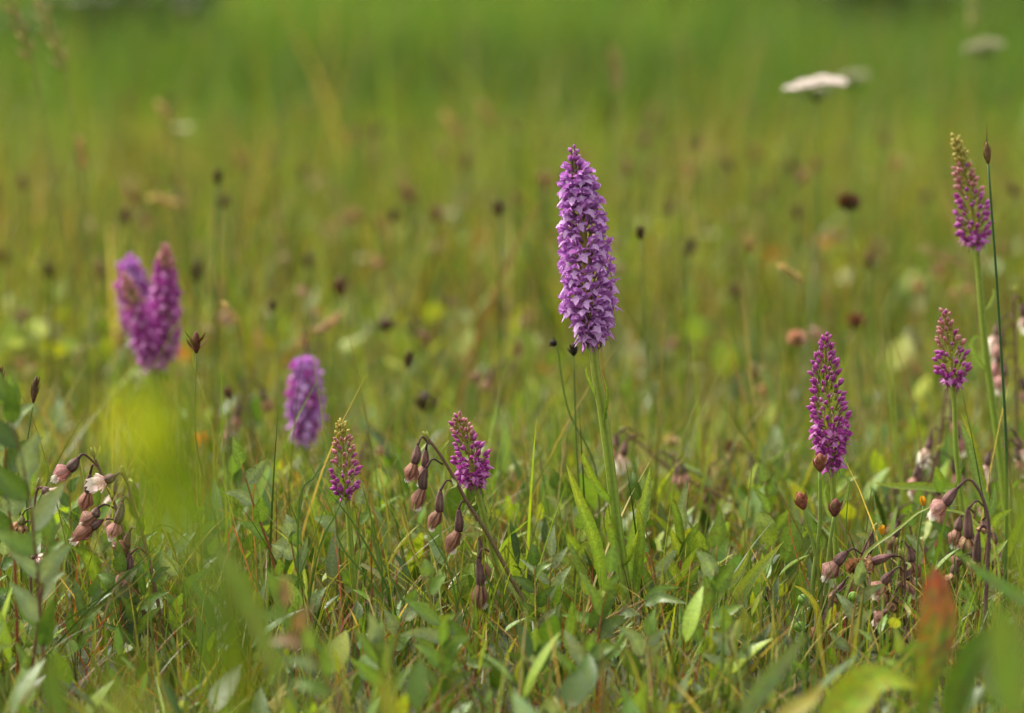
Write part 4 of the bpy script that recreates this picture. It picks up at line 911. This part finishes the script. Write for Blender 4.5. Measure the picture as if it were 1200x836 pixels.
auto_shoot('willow shoot at the bottom right below the bowed helleborine', 1.33, [(1150, 690), (1140, 750), (1130, 820)], 7, 42, 17, [WG, WY, WU], r=1.5)

for k in range(34):
    Yc = random.uniform(1.16, 1.5); hx = random.uniform(-60, 1260)
    yb = 418 + math.tan(math.atan(.31 / Yc) - TILT) * FPX; top = yb - random.uniform(.035, .06 if Yc < 1.3 else .075) * FPX / Yc
    auto_shoot('small leafy willow shoot woven into the low turf among many alike', Yc, [(hx + random.uniform(-25, 25), top), (hx + random.uniform(-8, 8), (top + yb) / 2), (hx, yb - 10)], random.randint(5, 8), random.uniform(30, 50), random.uniform(12, 20),
               random.choice([[WU, WG], [WG, WD], [WG, WY], [WG, WU, WD]]), r=1.4, group='willow shoots woven into the turf', scol=random.choice([(.22, .06, .03), (.14, .12, .03), (.2, .1, .04)]))

# round and broad leaves of low herbs
def herb(label, Y, lvs, name='leafy_herb', cat='herb', group='broad leaved herbs'):
    q = mpp(Y); c0 = at(lvs[0][0][0], lvs[0][0][1], Y); F = gp(c0); t = thing(name, label, cat, F, group)
    for (b, tp, wd, c, pr) in lvs:
        A = at(*b, Y); B = at(*tp, Y + random.uniform(-.01, .01)); s_ = MB(); tube(s_, [gp(A), A], .9 * q, (.14, .16, .03), n=5, sides=5); s_.build('leaf_stalk', M_stem, t, F)
        lb = MB(); leaf(lb, [A, (A + B) / 2 + Vector((0, -.1, .05)) * (B - A).length, B], wd * q, nrm=(random.uniform(-.3, .3), -1, random.uniform(.4, 1)), col=jit(c), prof=pr, n=10, fold=.15, wave=.03, across=6); lb.build('leaf', M_leaf, t, F)
PG = (.11, .2, .04)
herb('herb with round scalloped leaves between the small magenta orchid and the tallest one', 1.38, [((645, 745), (645, 670), 52, PG, P_ELL), ((690, 745), (686, 684), 48, PG, P_ELL), ((672, 735), (680, 660), 30, (.16, .22, .03), P_ELL), ((600, 700), (596, 640), 42, WY, P_ELL), ((560, 720), (552, 660), 44, WY, P_ELL)])
herb('bright yellow green herb leaves behind the tallest orchid at right', 1.55, [((778, 600), (770, 560), 44, WY, P_ELL), ((800, 615), (792, 575), 32, WY, P_ELL), ((760, 610), (748, 566), 26, WY, P_ELL), ((770, 660), (766, 616), 42, (.13, .22, .04), P_ELL)])
herb('bright green broad leaves behind the drooping helleborine', 1.55, [((505, 660), (480, 612), 46, WY, P_ELL), ((470, 680), (452, 620), 50, PG, P_ELL), ((540, 640), (528, 580), 40, WY, P_ELL), ((440, 640), (420, 590), 38, PG, P_ELL)])
herb('blurred yellow green broad leaves in the distance left of the tallest orchid', 2.2, [((470, 420), (478, 380), 36, WY, P_ELL), ((560, 460), (548, 420), 44, WY, P_ELL), ((600, 430), (620, 390), 40, WY, P_ELL), ((520, 520), (540, 470), 48, WY, P_ELL), ((640, 480), (650, 440), 36, (.18, .25, .04), P_ELL)])
herb('blurred yellow green broad leaves in the distance right of the tallest orchid', 2.2, [((810, 400), (822, 370), 36, WY, P_ELL), ((850, 440), (846, 400), 40, WY, P_ELL), ((740, 440), (748, 400), 36, (.3, .33, .2), P_ELL), ((780, 470), (790, 430), 30, WY, P_ELL)])
herb('oval green leaves low right of the tallest orchid', 1.36, [((850, 700), (868, 650), 28, PG, P_ELL), ((880, 720), (900, 680), 26, PG, P_ELL), ((920, 660), (934, 610), 30, PG, P_ELL), ((905, 640), (890, 600), 26, WY, P_ELL)])

# broad strap leaves
def strap(label, Y, lvs, name='orchid_leaves', cat='leaves', group='broad strap leaves', prof=P_STRAP, cols=((.13, .21, .03), (.22, .24, .03))):
    q = mpp(Y); P0 = at(*lvs[0][0][0], Y); F = gp(P0); t = thing(name, label, cat, F, group)
    for (pts, wd, *r) in lvs:
        dy = r[0] if r else 0; W = [at(a, b, Y + dy * i) for i, (a, b) in enumerate(pts)]
        if W[0].z > 0.004: W = [gp(W[0])] + W
        lb = MB(); leaf(lb, W, wd * q, nrm=(random.uniform(-.6, .6), -1, .5), fold=.45, col=jit(cols[0]), tip=jit(cols[1]), prof=prof, n=16); lb.build('leaf', M_leaf, t, F)
strap('broad folded orchid leaf rising to the right of the tallest orchid', 1.32, [([(822, 770), (852, 720), (885, 672), (919, 634)], 20), ([(790, 760), (840, 700), (868, 670), (880, 640)], 12)])
strap('yellow edged strap leaf lying to the left of the dark sedge at lower right', 1.31, [([(930, 775), (905, 750), (880, 733), (855, 718)], 12), ([(960, 735), (955, 710), (942, 693), (930, 686)], 8)], cols=((.2, .25, .03), (.4, .35, .04)))
strap('pale green leaf lying flat behind the bowed helleborine', 1.42, [([(1130, 590), (1090, 572), (1050, 570), (1023, 566)], 11), ([(1165, 640), (1150, 570), (1140, 520), (1126, 484)], 13)])
strap('curved light green stalks arching over the helleborine cluster', 1.30, [([(985, 720), (1010, 655), (1050, 622), (1085, 596), (1130, 592)], 4), ([(1170, 660), (1140, 610), (1110, 598), (1085, 602)], 4)], cols=((.2, .26, .06), (.22, .28, .06)))
strap('pale twisted leaf standing left of the slender budded orchid', 1.31, [([(345, 740), (345, 690), (352, 655), (336, 632), (322, 620)], 6), ([(362, 730), (358, 700), (356, 670), (348, 650)], 7)], cols=((.26, .33, .07), (.3, .36, .1)))
strap('broad green leaves lying behind the foot of the small magenta orchid', 1.37, [([(655, 760), (632, 722), (600, 688), (555, 652)], 17), ([(640, 765), (622, 740), (605, 718), (578, 700)], 12)], cols=((.13, .22, .02), (.16, .24, .03)))

# grass tufts whose blades can be told apart
def tuft(label, Y, bl, col=DKG, tipc=None, group='grass tufts between the orchids'):
    q = mpp(Y); F = gp(at(*bl[0][0][0], Y)); t = thing('grass_tuft', label, 'grass', F, group)
    for (pts, wd, *r) in bl:
        c = r[0] if r else col; tp = r[1] if len(r) > 1 else (tipc or c); dy = random.uniform(-.02, .02)
        W = [at(a, b, Y + dy * i / len(pts)) for i, (a, b) in enumerate(pts)]; W = [gp(W[0])] + W
        lb = MB(); leaf(lb, W, wd * q, nrm=(random.uniform(-1, 1), -1, .3), fold=.8, col=jit(c), tip=tp, prof=lambda s: max(.06, (1 - s ** 3)), n=16, across=2); lb.build('blade', M_grass, t, F)
DG2 = (.05, .10, .02)
tuft('dark rush blades crossing diagonally in front of the left helleborine', 1.27, [([(15, 775), (60, 740), (130, 690), (197, 634)], 3.2), ([(40, 790), (90, 730), (150, 672), (196, 628)], 3), ([(50, 800), (95, 730), (150, 690), (202, 638)], 2.6, DG2, (.2, .13, .05)), ([(180, 620), (280, 690)], 2.5, DG2)])
tuft('dark green blades fanning out below the slender budded orchid', 1.30, [([(470, 745), (450, 678), (413, 611), (378, 568)], 4), ([(449, 690), (446, 650), (432, 594), (420, 554)], 3.2), ([(480, 760), (440, 690), (400, 640), (392, 600)], 3), ([(360, 720), (375, 640), (395, 600), (410, 560)], 3), ([(350, 600), (368, 560), (384, 540)], 2.5), ([(300, 770), (340, 700), (375, 610), (386, 578)], 2.2), ([(500, 780), (470, 700), (440, 640), (430, 560)], 3)], DG2)
tuft('upright dark blades under the drooping helleborine flowers', 1.31, [([(530, 790), (500, 690), (478, 631), (467, 590)], 3.4, DG2, (.3, .2, .08)), ([(545, 780), (530, 680), (512, 640), (498, 617)], 2.6), ([(560, 790), (545, 720), (536, 680), (532, 660)], 2.6), ([(565, 800), (556, 740), (540, 700), (530, 670)], 2.2), ([(520, 760), (516, 700), (510, 660), (500, 630)], 2.2, (.3, .3, .18)), ([(600, 780), (590, 700), (598, 640)], 2.2)], DG2)
tuft('reddish stalks among the blades right of the slender budded orchid', 1.32, [([(434, 770), (436, 700), (435, 640), (436, 612)], 2.6, REDS, REDS), ([(400, 720), (396, 660), (390, 620)], 2, (.3, .06, .05)), ([(270, 620), (300, 690), (325, 740)], 2.5, (.3, .1, .05))], REDS)
tuft('thin dark blades with brown tips above the silvery willow at left', 1.36, [([(330, 700), (345, 640), (338, 590), (328, 560)], 2.6, DG2, (.12, .07, .03)), ([(300, 660), (296, 600), (300, 550), (303, 518)], 2.4, (.22, .13, .05), (.1, .04, .02)), ([(355, 680), (350, 620), (332, 575), (329, 562)], 2.2), ([(284, 700), (284, 640), (285, 590)], 2), ([(340, 640), (352, 600), (356, 560)], 2), ([(320, 690), (324, 640), (324, 560)], 2.2, (.08, .04, .02), (.06, .03, .02))], DG2)
tuft('thin blades around the narrow magenta orchid and its seed heads', 1.34, [([(975, 745), (952, 660), (925, 600), (910, 570)], 2.6, DG2, (.15, .05, .03)), ([(1000, 700), (1012, 640), (1020, 580), (1022, 572)], 2.6, DG2, (.15, .08, .03)), ([(990, 660), (992, 600), (997, 556)], 2.4), ([(960, 720), (930, 640), (920, 572)], 2, (.18, .06, .05)), ([(870, 720), (920, 680), (950, 640), (975, 600)], 3, (.14, .2, .06)), ([(1045, 720), (1045, 660), (1060, 615)], 2, (.07, .04, .03))], DG2)
tuft('fine curved green blades behind the foot of the tallest orchid', 1.39, [([(820, 720), (822, 660), (830, 600), (835, 560)], 2.4), ([(780, 640), (790, 610), (808, 560)], 2), ([(640, 700), (630, 640), (612, 590), (600, 560)], 2.2), ([(665, 700), (650, 620), (640, 560)], 1.8), ([(600, 690), (602, 640), (600, 600)], 2), ([(880, 700), (872, 640), (880, 560), (884, 520)], 2.4, (.12, .13, .03))], (.08, .13, .02))
tuft('long thin pale stem curving past the sedge head at left', 1.45, [([(250, 560), (248, 500), (228, 430), (226, 410)], 1.6, (.18, .2, .05)), ([(265, 600), (262, 540), (240, 500), (200, 490)], 2, (.16, .2, .05))], (.16, .2, .05))
tuft('tall green grass stems with thin buds between the two right orchids', 1.52, [([(1066, 640), (1050, 540), (1040, 440), (1030, 352)], 3.6, (.14, .2, .04)), ([(1066, 640), (1052, 520), (1046, 440), (1040, 370)], 3.4, (.14, .2, .04)), ([(1075, 600), (1080, 530), (1060, 440), (1045, 390)], 2.4, (.15, .09, .06))], (.14, .2, .04))
tuft('thin dark blades standing in the helleborine cluster at lower right', 1.30, [([(1020, 800), (1000, 720), (980, 690), (968, 640)], 2.4), ([(1085, 760), (1086, 700), (1080, 620)], 2.2, (.4, .2, .04)), ([(1060, 780), (1056, 700), (1062, 620)], 2, (.1, .05, .03)), ([(905, 815), (930, 770), (985, 760)], 2.5, (.13, .2, .03)), ([(895, 690), (915, 780), (920, 800)], 2), ([(1140, 740), (1120, 700), (1102, 640)], 2.6, (.15, .22, .05)), ([(1098, 700), (1116, 740), (1136, 700)], 2, STRAW)], DG2)
tuft('thin brown and green sedge stems along the left edge', 1.34, [([(90, 700), (60, 560), (30, 470), (0, 446)], 2.6, (.10, .13, .03)), ([(34, 640), (32, 560), (38, 500)], 3, (.05, .1, .02)), ([(110, 740), (100, 660), (70, 600), (50, 560)], 2), ([(125, 760), (110, 700), (100, 650)], 1.6, (.5, .22, .04)), ([(60, 790), (90, 730), (110, 690)], 1.8, (.5, .25, .05))], DG2)

# ------------------------------------------------------------------ close blurred leaves in front of the lens
def big_leaf(label, Y, pts, wd, col, tip=None, nrm=(0, -1, .4), prof=P_LANCE, name='foreground_leaf', group='close blurred leaves', fold=.2, wave=.02, mott=.2):
    q = mpp(Y); W = [at(a, b, Y) for a, b in pts]; F = gp(W[0]); t = thing(name, label, 'leaf', F, group)
    s_ = MB(); tube(s_, [F, W[0]], max(1.2 * q, .0006), (.15, .14, .03), n=6, sides=6); s_.build('stalk', M_stem, t, F)
    lb = MB(); leaf(lb, W, wd * q, nrm=nrm, fold=fold, col=col, tip=tip or col, prof=prof, n=22, across=8, wave=wave); lb.c = [tuple(v * (1 + random.uniform(-mott, mott)) for v in c[:3]) + (1,) for c in lb.c]; lb.build('blade', M_leaf, t, F)
P_TOP = lambda s: max(0.03, math.sin(PI * min(1, s) ** 1.7) ** .7)
def veil(label, Y, foot, top, n, spread, ll, lw, cols):
    S = [top, ((foot[0] + top[0]) / 2 + 6, (foot[1] + top[1]) / 2), foot]; lv = []
    for i in range(n):
        f = (i + .5) / n; a = (top[0] + (foot[0] - top[0]) * f * .8, top[1] + (foot[1] - top[1]) * f * .8); sg = -1 if i % 2 else 1
        L = ll * random.uniform(.7, 1.15); lv.append((a, (a[0] + sg * spread * random.uniform(.35, 1), a[1] - L * random.uniform(.2, .9)), lw * random.uniform(.8, 1.3), random.choice(cols), random.uniform(-.03, .03)))
    shoot(label, Y, S, lv, r=1.2, scol=(.16, .18, .02), name='foreground_shoot', cat='leafy shoot', group='close blurred leafy shoots', mat=M_soft)
veil('strongly blurred yellow green leafy shoot below the three close orchid spikes', .44, (205, 700), (178, 470), 13, 62, 62, 40, [(.16, .22, .006), (.19, .23, .006), (.13, .20, .008)])
veil('strongly blurred dark green leafy shoot rising from the bottom at left', .50, (285, 900), (262, 690), 14, 50, 70, 38, [(.06, .10, .008), (.08, .12, .01), (.10, .13, .012)])
big_leaf('strongly blurred yellowish leaf at the bottom left corner', .46, [(120, 940), (140, 870), (150, 830), (150, 770)], 66, (.17, .19, .03), (.15, .2, .03))
big_leaf('blurred pale green arched blade above the dark blurred one', .85, [(330, 800), (300, 720), (270, 660), (240, 625)], 22, (.13, .18, .05))
big_leaf('blurred red tipped yellow green leaf at lower right', 1.07, [(1078, 880), (1086, 800), (1098, 735), (1095, 664)], 48, (.10, .16, .014), (.23, .055, .05), prof=P_TOP, mott=.45)
big_leaf('bright yellow green blurred leaf at the bottom edge near the right', 1.06, [(965, 860), (1000, 818), (1030, 795), (1076, 806)], 52, (.22, .27, .015), prof=P_OVATE, nrm=(0, -1, .8), wave=.06)
big_leaf('blurred yellow orange leaf at the bottom edge left of the bright one', 1.0, [(900, 860), (925, 835), (950, 820), (966, 800)], 22, (.32, .27, .06), nrm=(0, -1, .8))
big_leaf('blurred grey green blade rising right from the bottom edge', 1.04, [(865, 850), (890, 812), (915, 780), (945, 745)], 24, (.12, .17, .06))
big_leaf('long blurred green blade crossing down to the right edge', 1.10, [(1240, 740), (1200, 704), (1160, 678), (1112, 640)], 16, (.10, .18, .04))
big_leaf('large blurred green leaf at the right edge below the long blade', .72, [(1190, 850), (1184, 800), (1178, 750), (1172, 705)], 56, (.11, .18, .03), prof=P_ELL)
big_leaf('strongly blurred bright green leaf high at the right edge', .60, [(1212, 700), (1206, 640), (1200, 590), (1192, 540)], 40, (.13, .19, .02), prof=P_ELL)
big_leaf('blurred green leaf tucked behind the red tipped one', 1.04, [(1110, 860), (1125, 800), (1150, 755), (1190, 730)], 34, (.06, .11, .012))
big_leaf('blurred brownish leaf in the bottom right corner', .8, [(1195, 880), (1190, 850), (1186, 820), (1180, 795)], 26, (.24, .15, .03))
big_leaf('blurred olive leaf in the bottom left above the corner', .9, [(90, 870), (70, 830), (60, 790), (66, 750)], 24, (.08, .13, .02))
big_leaf('blurred yellow green leaf at the bottom centre left', .8, [(470, 870), (458, 835), (450, 805), (446, 780)], 22, (.17, .2, .03))
auto_shoot('strongly blurred leafy stem rising at the bottom left of centre', .98, [(330, 700), (352, 750), (385, 800), (400, 850)], 9, 46, 18, [WG, WU, WY, (.2, .12, .08)], r=2.2, scol=(.2, .08, .05))

# ------------------------------------------------------------------ labels that single out the small scattered plants
def project(p):
    v = Vector(p) - cam.location; zc = v.y * math.cos(TILT) - v.z * math.sin(TILT); yc = v.y * math.sin(TILT) + v.z * math.cos(TILT)
    return 600 + v.x / zc * FPX, 418 - yc / zc * FPX
MARKS = [('the tallest orchid spike', 686, 290), ('the three close orchid spikes', 172, 360), ('the pale purple orchid', 357, 465), ('the slender budded orchid', 402, 540), ('the arching helleborine', 520, 600),
         ('the narrow magenta orchid', 970, 470), ('the short right orchid', 1113, 405), ('the tall right orchid spike', 1130, 220), ('the left helleborine pair', 110, 620), ('the right helleborine cluster', 1000, 680), ('the bowed helleborine', 1120, 610),
         ('the largest white umbel', 957, 93), ('the lone dark round head', 995, 238), ('the wide black sedge head', 500, 470), ('the straw grass head at right', 927, 320), ('the split brown sedge head', 230, 400), ('the tall blurred rush head', 255, 207),
         ('the red tipped leaf', 1095, 740), ('the foot of the tallest orchid', 735, 690), ('the leaning magenta orchid', 548, 530)]
SECT = ['right', 'lower right', 'below', 'lower left', 'left', 'upper left', 'above', 'upper right']
def relabel(kind_name, group, noun):
    bpy.context.view_layer.update()
    items = []
    for o in COL.objects:
        if o.get('category') is None or not o.name.split('.')[0] == kind_name: continue
        ch = [c for c in o.children if c.name.split('.')[0] in ('seed_head', 'petals', 'leaf')]
        if not ch: continue
        zs = ch[0].data.vertices[0].co
        x_, y_ = project(o.location + zs)
        if -5 < x_ < 1205 and 0 < y_ < 836: items.append((o, x_, y_))
    done = set()
    for rank, word in enumerate(['nearest', 'second nearest', 'third nearest']):
        for nm, mx, my in MARKS:
            for si, sn in enumerate(SECT):
                c = []
                for o, x_, y_ in items:
                    a = (math.degrees(math.atan2(y_ - my, x_ - mx)) + 22.5) % 360
                    if int(a // 45) == si: c.append((math.hypot(x_ - mx, y_ - my), o.name, o))
                c.sort(key=lambda t_: t_[:2])
                if len(c) > rank and c[rank][0] < 260 and c[rank][1] not in done and c[rank][2].get('group') == group:
                    o = c[rank][2]; done.add(o.name)
                    o['label'] = '%s %s %s %s' % (noun, word, {'below': 'below', 'above': 'above'}.get(sn, sn + ' of'), nm)
relabel('creeping_willow', 'willow shoots woven into the turf', 'small willow shoot')
relabel('sedge', 'brown sedge heads in the middle distance', 'blurred brown sedge head')
relabel('faded_flower', 'faded flowers low in the background grass', 'blurred faded flower')
